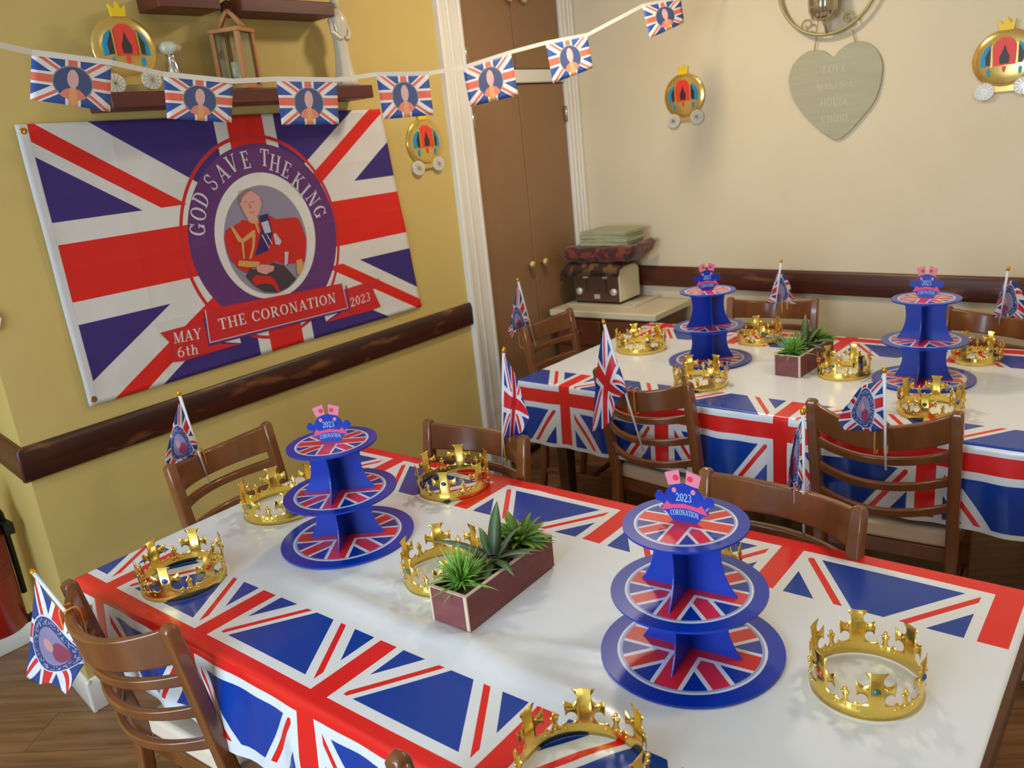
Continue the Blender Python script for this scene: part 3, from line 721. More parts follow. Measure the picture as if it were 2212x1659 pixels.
# ================================================================== crowns
def make_crown():
    R = .088; per = 2*PI*R/6
    half = [(17, 88), (13.5, 82), (10.5, 77), (9.5, 72), (11, 66.5), (15, 63), (21, 63.5), (26, 67), (29.5, 70), (30, 63), (29.5, 52), (28.5, 42), (25, 46.5), (20.5, 47.5), (15.5, 45), (12, 39), (13, 32.5), (18, 27.5), (24, 26), (29, 28), (32.5, 32), (34, 28), (36, 24.5), (38.6, 24), (41, 28), (42.5, 35), (40.6, 39), (39.5, 43.5), (41.5, 47.5), (44.6, 47.2), (44, 52), (46.05, 57)]
    k = per*1000/92.1
    c = thing('gold_coronet', '', 'crown')
    bm = bmesh.new()
    for i in range(6):
        pts = [(-x*k/1000, z/1000) for x, z in reversed(half)]+[(x*k/1000, z/1000) for x, z in half]
        pts = [(-per/2, 0)]+[(-per/2, .057)]+pts[1:-1]+[(per/2, .057), (per/2, 0)]
        vs = [bm.verts.new((x+per*i, 0, z)) for x, z in pts]; bm.faces.new(vs)
    for i in range(1, 60): bmesh.ops.bisect_plane(bm, geom=bm.verts[:]+bm.edges[:]+bm.faces[:], plane_co=(-per/2+per*6*i/60, 0, 0), plane_no=(1, 0, 0))
    for z in (.012, .024): bmesh.ops.bisect_plane(bm, geom=bm.verts[:]+bm.edges[:]+bm.faces[:], plane_co=(0, 0, z), plane_no=(0, 0, 1))
    bmesh.ops.triangulate(bm, faces=bm.faces[:])
    for v in bm.verts:
        a = v.co.x/R; z = v.co.z
        ux = (v.co.x/per+.5) % 1-.5; em = .0016*math.exp(-((ux/.14)**2+((z-.052)/.012)**2))+.0018*math.exp(-((z-.018)/.006)**2)
        rr_ = R*(1+.035*z/.088)+em+.0035*math.exp(-((z)/.004)**2)
        v.co = (rr_*math.cos(a), rr_*math.sin(a), z)
    bmesh.ops.remove_doubles(bm, verts=bm.verts[:], dist=.0002)
    for i in range(6):                                         # beads moulded on the little spikes and the cross arms
        for ux, z, s_ in ((.5, .050, .0034), (.455, .043, .003), (.545, .043, .003), (.5, .022, .003), (-.17, .057, .0026), (.17, .057, .0026), (.32, .018, .0026), (-.32, .018, .0026)):
            a = (i+ux)*per/R; rr_ = R*(1+.035*z/.088)+.0012
            bmesh.ops.create_uvsphere(bm, u_segments=8, v_segments=5, radius=s_, matrix=Matrix.Translation((rr_*math.cos(a), rr_*math.sin(a), z)))
    me = bpy.data.meshes.new('crown_band'); bm.to_mesh(me); bm.free(); me.materials.append(M['gold'])
    for p in me.polygons: p.use_smooth = True
    o = bpy.data.objects.new('crown_band', me); COL.objects.link(o); o.parent = c
    md = o.modifiers.new('solid', 'SOLIDIFY'); md.thickness = .0008; md.offset = -1
    for i in range(6):
        a = i*per/R; m_ = (M['gem_r'], M['gem_g'], M['gem_b'])[i % 3]
        g = MB(); g.lathe([(.0066, 0), (.0066, .0015), (.0042, .0038), (.0006, .0046)], 12, axis='x'); g.build('gem', m_, c, loc=((R+.0026)*math.cos(a), (R+.0026)*math.sin(a), .053)).rotation_euler = (0, 0, a)
    return c
crown0 = make_crown(); crown_used = []
CR = [
 (.913, -.250, .099, 10, 'gold crown on the blue and red print, front left corner of the near table'),
 (.790, .135, .110, 35, 'gold crown between the left cake stand and the chair by the yellow wall'),
 (1.150, .468, .104, 0, 'gold crown near the far edge of the near table, left of the plants'),
 (1.478, .076, .094, 20, 'gold crown half hidden behind the near plant box'),
 (1.98, .345, .090, 12, 'gold crown hidden behind the near table\'s right cake stand'),
 (2.383, .152, .090, 56, 'gold crown on plain white cloth at the near table\'s right end'),
 (2.098, -.281, .100, 0, 'gold crown cut by the bottom edge of the picture'),
 (.905, 1.968, .108, 15, 'gold crown on the left end of the far table, left of its left cake stand'),
 (1.377, 1.585, .098, 20, 'gold crown directly in front of the far table\'s left cake stand'),
 (1.335, 2.231, .093, 0, 'gold crown at the back of the far table, left of the small plant box'),
 (1.803, 1.865, .090, 25, 'gold crown just right of the far table\'s plant box'),
 (2.161, 1.562, .094, 33, 'gold crown in front of the far table\'s right cake stand'),
 (2.175, 2.179, .084, 10, 'gold crown behind the far table\'s right cake stand by the wall'),
]
FZ = .7610
for x, y, R_, deg, lab in CR:
    c = crown0 if not crown_used else copy_tree(crown0); crown_used.append(c)
    s_ = R_/.088*.97; c.scale = (s_, s_, .88+.12*s_); c.location = (x, y, TZ+.0005); c.rotation_euler = (0, 0, math.radians(deg))
    tag(c, lab, 'crown', 'gold crowns set round the tables')

# ================================================================== cake stands
def make_stand():
    c = thing('cake_stand', '', 'cake stand')
    Z = (.0, .122, .250); Rr = (.168, .141, .111)
    for z, R_ in zip(Z, Rr):
        mb = MB(); n = 64; z0, z1 = z, z+.004
        vs = [(0, 0, z1)]+[(R_*math.cos(2*PI*i/n), R_*math.sin(2*PI*i/n), z1) for i in range(n)]
        mb.add(vs, [(0, i+1, (i+1) % n+1) for i in range(n)], 0, uvs=[(v[0]/R_, v[1]/R_) for v in vs])
        vs2 = [(v[0], v[1], z0) for v in vs]
        mb.add(vs2, [(0, (i+1) % n+1, i+1) for i in range(n)], 1)
        mb.add(vs[1:]+vs2[1:], [(i, n+i, n+(i+1) % n, (i+1) % n) for i in range(n)], 1)
        mb.build('tier_plate', [M['plate'], M['bluecard']], c, smooth=False)
    for k in range(2):
        z0, z1 = Z[k]+.004, Z[k+1]
        b0, w_, b1 = ((.097, .070, .083), (.092, .062, .074))[k]
        def sil(t): return b0*(1-t)**2*(1-t)+w_*3*t*(1-t)*.98+b1*t**3 if True else 0
        H = z1-z0; n = 12
        out = [(-(b0*(1-t)**3+3*w_*.93*t*(1-t)+b1*t**3), z0+H*t) for t in [i/n for i in range(n+1)]]
        out = out+[(-x, z) for x, z in reversed(out)]
        for ax in (0, 1):
            fn = (lambda x, z, d: (x, d, z)) if ax == 0 else (lambda x, z, d: (d, x, z))
            MB().prism(out, -.0012, .0012, fn).build('support_panel', M['bluecard'], c, smooth=False)
    # topper card
    zt = Z[2]+.004
    outl = [(-30, 0), (-38, 10), (-48, 22), (-58, 25), (-62, 34), (-50, 38), (-60, 48), (-72, 50), (-76, 62), (-68, 76), (-58, 76), (-50, 66), (-42, 84), (-26, 98), (-8, 104), (8, 104), (26, 98), (42, 84), (50, 66), (58, 76), (68, 76), (76, 62), (72, 50), (60, 48), (50, 38), (62, 34), (58, 25), (48, 22), (38, 10), (30, 0)]
    k = .00073
    t = MB(); t.prism([(x*k, zt+z*k*.95) for x, z in outl], -.0008, .0008, lambda x, z, d: (x, d, z)); tp = t.build('topper', M['bluecard'], c, smooth=False)
    pn = thing_mat
    def flat(nm, polys, m_, off):
        for p in polys:                                     # printed on both faces of the card
            b_ = MB()
            for s_ in (-1, 1): b_.prism([(x*k, zt+z*k*.95) for x, z in p], s_*(.0007), s_*(.0008+off), lambda x, z, d: (x, d, z))
            b_.build(nm, m_, tp, smooth=False)
    fl = []
    for sx in (-1, 1): fl.append([(sx*6, 104), (sx*10, 140), (sx*46, 128), (sx*38, 96), (sx*24, 99)])
    flat('topper_flag', fl, pn['pinkcard'], .0006)
    flat('topper_flag_centre', [[(sx*18+8*math.cos(a), 118+8*math.sin(a)) for a in [i*PI/4 for i in range(8)]] if sx > 0 else [(sx*18+8*math.cos(a), 118+8*math.sin(a)) for a in [i*PI/4 for i in range(8)]] for sx in (-1, 1)], pn['redcard'], .0010)
    flat('topper_bead', [[(sx*24+6*math.cos(a), 84+7*math.sin(a)) for a in [i*PI/5 for i in range(10)]] for sx in (-1, 1)], pn['pinkcard'], .0006)
    rib = [(-60, 26), (-44, 52), (-34, 44), (0, 50), (34, 44), (44, 52), (60, 26), (40, 30), (30, 34), (0, 38), (-30, 34), (-40, 30)]
    flat('topper_ribbon', [rib], pn['pinkcard2'], .0006)
    tm = MB()
    for txt, zb, hh, wd, f in (('2023', 56, 22, 40, 0), ('CORONATION', 14, 15, 72, 5)):
        text_mesh(tm, txt, lambda x, y, zb=zb, hh=hh, wd=wd, f=f: ((x-.5)*wd*k, -.0017, zt+(zb+y*hh+f*(1-(2*x-1)**2))*k*.95), .05)
        text_mesh(tm, txt, lambda x, y, zb=zb, hh=hh, wd=wd, f=f: (-(x-.5)*wd*k, .0017, zt+(zb+y*hh+f*(1-(2*x-1)**2))*k*.95), .05)
    tm.build('topper_lettering', pn['paleletter'], tp)
    return c
thing_mat = dict(pinkcard=mat('pink card print', (226, 130, 150), .5), pinkcard2=mat('rose ribbon print', (222, 74, 120), .5), redcard=mat('red card print', (222, 40, 70), .5), paleletter=mat('pale blue lettering', (176, 214, 240), .5))
stand0 = make_stand(); st_used = []
for x, y, deg, s_, lab in ((1.107, .104, 35.9, 1.02, 'three tier blue cake stand on the left of the near table'), (2.087, .098, 5.9, 1.0, 'three tier blue cake stand on the right of the near table, the largest in view'),
                     (1.263, 1.900, 36.7, .98, 'three tier blue cake stand on the far table, in front of the toaster cabinet'), (2.064, 1.889, 1.0, .97, 'three tier blue cake stand at the far table\'s right end, by the back wall')):
    c = stand0 if not st_used else copy_tree(stand0); st_used.append(c)
    c.location = (x, y, TZ+.001); c.rotation_euler = (0, 0, math.radians(deg)); c.scale = (s_, s_, 1.03 if y < 1 else 1.12)
    tag(c, lab, 'cake stand', 'three tier cake stands')

# ================================================================== plant boxes
def blade(mb, base, d, L, wd, curl, n=5, thick=.3):
    """one pointed leaf from base along direction d, drooping by curl"""
    d = Vector(d).normalized(); side = d.cross(Vector((0, 0, 1)));
    if side.length < .05: side = Vector((1, 0, 0))
    side.normalize(); vs = []; uv = []
    for i in range(n+1):
        t = i/n; p = Vector(base)+d*(L*t)+Vector((0, 0, -curl*L*t*t)); w_ = wd*(1-t)**.75*(.75+.9*t*(1-t)*2)
        up = side.cross(d).normalized()
        vs += [p-side*w_/2, p-up*(w_*thick), p+side*w_/2, p+up*(w_*thick*.25)]; uv += [(0, t)]*4
    fs = [(i*4+k, i*4+(k+1) % 4, (i+1)*4+(k+1) % 4, (i+1)*4+k) for i in range(n) for k in range(4)]
    mb.add(vs, fs, uvs=uv, smooth=True)
def make_planter():
    c = thing('succulent_planter', '', 'plant')
    W_, L_, H_, th = .10, .30, .078, .007
    mb = MB()
    for a, b_ in (((0, 0, 0), (W_, th, H_)), ((0, L_-th, 0), (W_, L_, H_)), ((0, th, 0), (th, L_-th, H_)), ((W_-th, th, 0), (W_, L_-th, H_)), ((th, th, 0), (W_-th, L_-th, .006))): mb.box(a, b_)
    mb.build('planter_box', M['planter'], c)
    e = MB()
    for a, b_ in (((-.0006, -.0006, H_-.001), (W_+.0006, th, H_+.001)), ((-.0006, L_-th, H_-.001), (W_+.0006, L_+.0006, H_+.001)), ((-.0006, th, H_-.001), (th, L_-th, H_+.001)), ((W_-th, th, H_-.001), (W_+.0006, L_-th, H_+.001)),
                  ((W_-.007, -.001, 0), (W_+.001, .002, H_)), ((-.001, -.001, 0), (.004, .002, H_)), ((th, .098, H_-.02), (W_-th, .104, H_-.004)), ((th, .198, H_-.02), (W_-th, .204, H_-.004))): e.box(a, b_)
    e.build('planter_edge', M['planteredge'], c)
    for y in (.05, .15, .25): MB().lathe([(.040, .006), (.043, .06), (.041, .064), (.02, .068), (.002, .070)], 24, (W_/2, y, 0)).build('pot_soil', M['soil'], c)
    mb = MB(); rnd = random.Random(3)
    for i in range(95):
        a = rnd.uniform(0, 2*PI); el = rnd.uniform(.12, 1.45); L = rnd.uniform(.062, .100)
        blade(mb, (W_/2+rnd.uniform(-.006, .006), .05+rnd.uniform(-.006, .006), .070+rnd.uniform(0, .012)), (math.cos(a)*math.cos(el), math.sin(a)*math.cos(el), math.sin(el)), L, rnd.uniform(.0075, .0105), .22*math.cos(el))
    mb.build('spiky_plant', M['spiky'], c)
    mb = MB()
    for a, el, L, wd in ((200, .55, .150, .030), (178, .28, .11, .026), (110, 1.25, .160, .034), (60, 1.0, .10, .026), (10, .6, .10, .026), (-25, .35, .09, .026), (-85, .1, .085, .032), (-60, .7, .07, .024), (150, .9, .09, .026), (250, .35, .08, .026), (300, .2, .07, .026), (40, .35, .10, .024), (90, .45, .09, .026)):
        q = math.radians(a); blade(mb, (W_/2+.012*math.cos(q), .15+.012*math.sin(q), .082), (math.cos(q)*math.cos(el), math.sin(q)*math.cos(el), math.sin(el)), L*1.08, wd*1.08, .35, 8, .22)
    mb.build('aloe_plant', M['aloe'], c)
    mb = MB()
    for i in range(46):
        a = rnd.uniform(0, 2*PI); el = rnd.uniform(.15, 1.2); L = rnd.uniform(.058, .090)
        blade(mb, (W_/2+.008*math.cos(a), .245+.008*math.sin(a), .074+rnd.uniform(0, .012)), (math.cos(a)*math.cos(el), math.sin(a)*math.cos(el)*.8, math.sin(el)*.8), L, rnd.uniform(.020, .028), .3, 5, .35)
    mb.build('rosette_plant', M['fern'], c)
    return c
pl = make_planter(); pl.location = (1.583, -.0715, TZ+.0025); pl.rotation_euler = (0, 0, math.radians(1))
tag(pl, 'wooden box of three artificial succulents in the middle of the near table', 'plant', 'succulent boxes on the tables')
p2 = copy_tree(pl); p2.location = (1.578, 1.782, TZ); p2.rotation_euler = (0, 0, math.radians(-4)); tag(p2, 'small wooden box of artificial succulents in the middle of the far table', 'plant', 'succulent boxes on the tables')

# ================================================================== big flag on the yellow wall
def wave(y, z): return .0012*math.sin(5*y+2*z)+.0008*math.sin(11*y-6*z)
TLc, TRc, BLc, BRc = (-.001, 1.8938), (1.4605, 1.8788), (.0022, 1.016), (1.5453, 1.0065)
wfl = thing('wall_flag', 'large printed union flag with an oval portrait, pinned to the yellow wall', 'flag', (.004, .77, 1.02))
O = Vector((.004, .77, 1.02))
def fp(y, z, off=0): return Vector((.007+wave(y, z)+off, y, z))-O
def flagpt(u, v):
    y = (TLc[0]*(1-u)+TRc[0]*u)*v+(BLc[0]*(1-u)+BRc[0]*u)*(1-v); z = (TLc[1]*(1-u)+TRc[1]*u)*v+(BLc[1]*(1-u)+BRc[1]*u)*(1-v)
    return y, z
def flagv(u, v):
    y, z = flagpt(u, v); ed = max(0, 1-min(u, 1-u, v, 1-v)/.04)
    return fp(y, z, .004*ed*(.5+.5*math.sin(9*u+13*v)))
mb = MB(); mb.grid(flagv, 90, 56, uvfn=lambda u, v: flagpt(u, v)); mb.build('flag_fabric', M['wallflag'], wfl, solid=.0008)
def art(nm, polys, m_, off, parent=wfl):
    for p in polys: o = MB().poly(p, lambda y, z: fp(y, z, off)).build(nm, m_, parent, smooth=False)
    return o
def dens(pts, step=.04):
    out = []
    for i, p in enumerate(pts):
        q = pts[(i+1) % len(pts)]; n = max(1, int(math.dist(p, q)/step))
        out += [(p[0]+(q[0]-p[0])*k/n, p[1]+(q[1]-p[1])*k/n) for k in range(n)]
    return out
po = .0022
art('portrait_coat', [dens([(.698, 1.5205), (.6828, 1.5113), (.6228, 1.4944), (.6086, 1.4683), (.6085, 1.4216), (.6177, 1.387), (.642, 1.3479), (.6713, 1.3278), (.7135, 1.3465), (.7979, 1.3433), (.8062, 1.3478), (.8423, 1.3292), (.905, 1.3241), (.940, 1.3228), (.9655, 1.4086), (.948, 1.4859), (.9316, 1.4973), (.8406, 1.5023), (.8191, 1.5185), (.7714, 1.5104), (.7353, 1.5039)])], FL['coat'], po)
art('portrait_trousers', [dens([(.6883, 1.3423), (.7103, 1.3323), (.7979, 1.3433), (.841, 1.3233), (.8668, 1.2878), (.885, 1.2640), (.8406, 1.2392), (.79, 1.2280), (.7292, 1.2447), (.6920, 1.2771), (.6661, 1.3150)])], FL['trouser'], po+.0004)
art('portrait_trouser_stripe', [dens([(.6853, 1.2985), (.7091, 1.3117), (.7696, 1.2972), (.7899, 1.275), (.8018, 1.2297), (.7906, 1.229), (.7728, 1.2632), (.7466, 1.2745), (.6974, 1.2753)])], FL['coat'], po+.0008)
art('portrait_sash', [dens([(.7712, 1.525), (.8107, 1.5284), (.8148, 1.4512), (.7799, 1.3913), (.7219, 1.3834), (.7693, 1.4698)])], FL['navy'], po+.0008)
hd = art('portrait_head', [dens([(.707, 1.6243), (.7492, 1.6252), (.7871, 1.5952), (.7909, 1.5659), (.7731, 1.5334), (.7455, 1.5183), (.714, 1.5298), (.7039, 1.5597), (.6966, 1.5861)], .015), [(.716, 1.532), (.760, 1.526), (.763, 1.500), (.722, 1.508)]], FL['skin'], po+.0012)
art('portrait_hair', [dens([(.6966, 1.5861), (.7022, 1.6107), (.7363, 1.628), (.7616, 1.6196), (.7401, 1.6149), (.7127, 1.5982), (.7051, 1.5794)], .015)], FL['hair'], po+.0016)
art('portrait_features', [[(.716, 1.583), (.730, 1.585), (.730, 1.581), (.716, 1.579)], [(.748, 1.580), (.764, 1.579), (.764, 1.575), (.748, 1.576)], [(.736, 1.576), (.741, 1.576), (.745, 1.556), (.734, 1.556)], [(.730, 1.545), (.754, 1.543), (.750, 1.538), (.733, 1.540)]], FL['skin2'], po+.0016)
art('portrait_braid', [dens([(.6411, 1.503), (.6513, 1.5044), (.6792, 1.4516), (.729, 1.4758), (.743, 1.4767), (.7352, 1.4574), (.6793, 1.4372), (.6611, 1.4458)], .02), dens([(.7264, 1.4646), (.7414, 1.4623), (.7249, 1.4123), (.7027, 1.375), (.6927, 1.3767), (.7162, 1.4196)], .02), dens([(.674, 1.44), (.684, 1.44), (.676, 1.38), (.668, 1.38)]), [(.726, 1.512), (.762, 1.506), (.760, 1.496), (.728, 1.503)], dens([(.745, 1.50), (.757, 1.50), (.760, 1.465), (.752, 1.462)])], FL['gold'], po+.0016)
art('portrait_cuff', [dens([(.6491, 1.3786), (.7369, 1.3571), (.7263, 1.3412), (.6857, 1.3457), (.6414, 1.3596)], .02), [(.8996, 1.3343), (.9267, 1.3358), (.9300, 1.3031), (.9043, 1.2760), (.8922, 1.283)]], FL['gold'], po+.0016)
art('portrait_hand', [dens([(.7156, 1.3402), (.7417, 1.3474), (.7953, 1.3316), (.7879, 1.3149), (.7503, 1.3069), (.7184, 1.3219)], .02)], FL['skin'], po+.0020)
art('portrait_medals', [[(.7723, 1.4986), (.8049, 1.5028), (.8091, 1.458), (.7803, 1.4564)], [(.816, 1.448), (.828, 1.452), (.848, 1.418), (.836, 1.405), (.818, 1.41)], [(.764, 1.455), (.770, 1.455), (.790, 1.40), (.786, 1.40)], [(.785, 1.452), (.790, 1.452), (.805, 1.415), (.802, 1.413)], [(.8527, 1.3761), (.8706, 1.3731), (.8573, 1.3296), (.841, 1.3233)]], FL['silver'], po+.0020)
# lettering round the oval
LT = [('G', .5104, 1.5111), ('O', .5263, 1.5642), ('D', .5483, 1.6134), ('S', .5990, 1.6657), ('A', .6502, 1.6942), ('V', .6982, 1.7207), ('E', .7580, 1.7295), ('T', .8410, 1.7305), ('H', .8832, 1.7060), ('E', .9298, 1.6773), ('K', .9737, 1.6298), ('I', 1.0020, 1.5931), ('N', 1.0309, 1.5556), ('G', 1.0530, 1.5044)]
lm = None
for n_, (ch, cy_, cz_) in enumerate(LT):
    if n_ in (0, 3, 7, 10):
        if lm: lm.build('flag_lettering', FL['letter'], wfl)
        lm = MB()
    wd, ps = GL[ch]; dy, dz = cy_-.785, (cz_-1.44)*.97; L = math.hypot(dy, dz); ny, nz = dy/L, dz/L; hh = .062
    for q in ps: lm.add([fp(cy_+(px-wd/2)*hh*.86*nz+(py-.5)*hh*ny, cz_-(px-wd/2)*hh*.86*ny+(py-.5)*hh*nz, .0024) for px, py in q], [(0, 1, 2, 3)])
lm.build('flag_lettering', FL['letter'], wfl)
# banner
for q in ([(.2917, 1.1913), (.470, 1.1934), (.4614, 1.1100), (.5900, 1.0755), (.3523, 1.0732), (.3044, 1.0824), (.3259, 1.1388)], [(1.105, 1.1741), (1.3158, 1.1823), (1.2692, 1.1414), (1.2977, 1.0607), (1.2392, 1.0568), (.9938, 1.0617), (1.1113, 1.0925)]): art('banner_tail', [dens(q)], FL['red'], .0022)
for q in ([(.500, 1.106), (.5906, 1.098), (.5906, 1.078)], [(.9900, 1.096), (1.085, 1.094), (.9938, 1.066)]): art('banner_fold', [q], FL['white'], .0026)
art('banner_shadow', [dens([(.462, 1.205), (.474, 1.205), (.475, 1.112), (1.118, 1.096), (1.124, 1.190), (1.130, 1.190), (1.126, 1.085), (.462, 1.100)])], FL['shadow'], .0030)
art('banner_panel', [dens([(.4736, 1.2309), (1.1076, 1.202), (1.1175, 1.0935), (.4652, 1.1098)])], FL['red'], .0036)
art('banner_trim', [dens(q) for q in ([(.4736, 1.2309), (.4776, 1.2309), (.4692, 1.1098), (.4652, 1.1098)], [(.4652, 1.1130), (1.1175, 1.0967), (1.1175, 1.0935), (.4652, 1.1098)], [(1.1046, 1.202), (1.1076, 1.202), (1.1175, 1.0935), (1.1145, 1.0935)])], FL['trim'], .0040)
text_mesh(MB(), 'THE CORONATION', lambda x, y: fp(.515+.546*x, 1.1470-.0155*x+y*.0405, .0046), .10).build('banner_lettering', FL['bannerlet'], wfl)
text_mesh(MB(), 'MAY', lambda x, y: fp(.333+.107*x+.004*y, 1.1424-.008*x+y*.038, .0030), .08).build('banner_lettering', FL['bannerlet'], wfl)
text_mesh(MB(), '6th', lambda x, y: fp(.335+.082*x+.004*y, 1.0905-.006*x+y*.036, .0030), .08).build('banner_lettering', FL['bannerlet'], wfl)
text_mesh(MB(), '2023', lambda x, y: fp(1.134+.112*x, 1.0955+.004*x+y*.038, .0030), .10).build('banner_lettering', FL['bannerlet'], wfl)
for y, z in ((.020, 1.876), (.022, 1.036)):
    mb = MB(); mb.lathe([(.004, 0), (.010, .001), (.011, .002), (.009, .003), (.005, .002)], 16, axis='x'); mb.build('eyelet', M['brass'], wfl, loc=tuple(fp(y, z, .0006)))

# ================================================================== bunting
PEN = [[(.571, -.148, 2.015), (.564, .042, 1.993), (.575, .005, 1.873), (.579, -.182, 1.909)], [(.522, .202, 1.969), (.534, .408, 1.946), (.546, .373, 1.831), (.54, .172, 1.852)], [(.526, .567, 1.951), (.554, .778, 1.942), (.577, .745, 1.805), (.549, .534, 1.816)], [(.541, .964, 1.958), (.604, 1.152, 1.951), (.634, 1.122, 1.81), (.575, .936, 1.81)], [(.612, 1.329, 1.969), (.663, 1.554, 2.016), (.699, 1.521, 1.855), (.65, 1.307, 1.829)], [(.693, 1.741, 2.047), (.746, 1.96, 2.073), (.773, 1.932, 1.942), (.737, 1.718, 1.891)], [(.827, 2.276, 2.183), (.89, 2.505, 2.214), (.912, 2.483, 2.11), (.868, 2.258, 2.048)]]
bt = thing('bunting', 'string of small printed union flags hung across the room below the ceiling', 'bunting', (.58, .7, 1.95)); OB = Vector((.58, .7, 1.95))
mid = [Vector((.601, -.253, 2.032))]
for q in PEN: mid += [Vector(q[0]), Vector(q[1])]
mid += [Vector((.93, 2.72, 2.27)), Vector((.97, 2.84, 2.31))]
mid = [Vector((.64, -.6, 2.13))]+mid
mb = MB()
def tape(u, v):
    x = u*(len(mid)-1); i = min(int(x), len(mid)-2); p = mid[i].lerp(mid[i+1], x-i); return p+Vector((.002, 0, -.008+.014*v))-OB
mb.grid(tape, (len(mid)-1)*6, 1); mb.build('tape', M['paper'], bt, solid=.0008, smooth=False)
for i, q in enumerate(PEN):
    a, b_, c_, d_ = [Vector(v) for v in q]
    def pv(u, v, a=a, b_=b_, c_=c_, d_=d_, i=i):
        p = (a*(1-u)+b_*u)*v+(d_*(1-u)+c_*u)*(1-v); p.x += .008*(1-v)*math.sin(3.2*u+i); return p-OB
    mb = MB(); mb.grid(pv, 12, 10); mb.build('pennant', M['pennant'], bt, solid=.0008)

# ================================================================== shelves and what stands on them
def shelf(y0, y1, z0, z1, d, lab):
    t = tag(MB().box((.0005, y0, z0), (d, y1, z1)).build('wall_shelf', M['shelf'], bevel=.004), lab, 'shelf', 'floating wood shelves'); return t
shelf(.235, 1.305, 1.915, 1.963, .15, 'long red brown floating shelf above the big flag')
shelf(.468, .694, 2.215, 2.262, .13, 'short floating shelf at the top of the yellow wall, left one')
shelf(.776, 1.183, 2.213, 2.262, .13, 'floating shelf at the top of the yellow wall, above the lantern')
def coach(loc, rz, label, scale=1.0, tilt=0):
    t = thing('carriage_decoration', label, 'wall decoration', loc, rz, 'gold carriage decorations')
    k = .01*scale
    f0 = lambda d0: (lambda x, z, d: (x*k*1.13, -d*.01, z*k))
    E_ = lambda cx, cz, rx, rz_, n=40: [(cx+rx*math.cos(2*PI*i/n), cz+rz_*math.sin(2*PI*i/n)) for i in range(n)]
    mb = MB(); vs = []; n = 48; rings = [(1.0, 0), (1.0, .5), (.97, .8), (.80, 1.3), (.5, 1.6), (.0001, 1.7)]
    for s_, d in rings: vs += [(12.6*s_*math.cos(2*PI*i/n)*k, -d*.01*scale, 11.6*s_*math.sin(2*PI*i/n)*k) for i in range(n)]
    mb.add(vs, [(j*n+i, j*n+(i+1) % n, (j+1)*n+(i+1) % n, (j+1)*n+i) for j in range(len(rings)-1) for i in range(n)]+[tuple(range(n))], smooth=True)
    mb.prism([(-4, -9.5), (-5, -13.0), (5, -13.0), (4, -9.5)], 0, .8, f0(0))
    mb.build('carriage_body', M['c_gold'], t)
    def flat(nm, polys, m_, d0, d1):
        for p in polys: o = MB().prism(p, d0, d1, f0(0)).build(nm, m_, t)
        return o
    flat('red_panel', [[(-3.7, -2.6), (-3.9, 4.5), (-3.0, 7.0), (-1.2, 8.3), (1.2, 8.3), (3.0, 7.0), (3.9, 4.5), (3.7, -2.6)]], M['c_red'], 1.2, 1.80)
    flat('window_opening', [[(0, 5.6), (-.8, 2.8), (-1.7, .8), (-1.5, -2.0), (1.5, -2.0), (1.7, .8), (.8, 2.8)], [(-4.6, 5.2), (-6.4, 1.4), (-6.0, -2.2), (-4.5, -2.2)], [(4.6, 5.2), (6.4, 1.4), (6.0, -2.2), (4.5, -2.2)]], M['c_dark'], 1.3, 1.88)
    flat('blue_panel', [[(sx*4.5, 6.4), (sx*6.6, 4.6), (sx*7.9, 1.6), (sx*8.0, -2.6), (sx*6.3, -2.6), (sx*6.2, .5), (sx*5.4, 3.2)] for sx in (-1, 1)], M['c_blue'], 1.0, 1.7)
    flat('gold_pillar', [[(sx*3.95, -3.2), (sx*3.95, 6.2), (sx*4.5, 5.6), (sx*4.5, -3.2)] for sx in (-1, 1)], M['c_gold'], 1.2, 2.0)
    flat('blue_drop', [[(sx*5.2, -3.2), (sx*4.6, -4.4), (sx*4.9, -6.6), (sx*5.7, -6.2), (sx*5.9, -4.2)] for sx in (-1, 1)], M['c_blue'], 1.0, 1.72)
    flat('red_drop', [[(-.7, -3.0), (.7, -3.0), (.5, -4.6), (0, -5.6), (-.5, -4.6)]], M['c_red'], 1.2, 1.82)
    flat('crown_finial', [[(-2.3, 11.0), (-2.9, 15.2), (-1.3, 13.6), (0, 16.2), (1.3, 13.6), (2.9, 15.2), (2.3, 11.0)]], M['c_yel'], .2, 1.0)
    for sx, zz in ((-6.3, -12.4), (6.8, -11.4)):
        wv = flat('wheel', [E_(sx, zz, 3.5, 3.5)], M['c_white'], .1, 1.2)
        b_ = MB()
        for i in range(6):
            a = i*PI/6*1; ca, sa = math.cos(a), math.sin(a)
            b_.prism([(sx+3.2*ca-.12*sa, zz+3.2*sa+.12*ca), (sx-3.2*ca-.12*sa, zz-3.2*sa+.12*ca), (sx-3.2*ca+.12*sa, zz-3.2*sa-.12*ca), (sx+3.2*ca+.12*sa, zz+3.2*sa-.12*ca)], 1.2, 1.28, f0(0))
        b_.build('spoke', M['steel'], wv)
    t.rotation_euler = (tilt, 0, rz) if tilt else (0, 0, rz)
    return t
coach((.088, .345, 2.096), PI/2, 'round gold carriage decoration standing on the long shelf', .83)
coach((.003, 1.705, 1.727), PI/2, 'round gold carriage decoration on the yellow wall beside the big flag', .88)
s3 = bw(.700, .004, 1.815); coach(s3, WA, 'round gold carriage decoration on the cream wall near the cupboard', .92)
s4 = bw(2.125, .004, 1.800); coach(s4, WA, 'round gold carriage decoration on the cream wall at the right edge', .92)
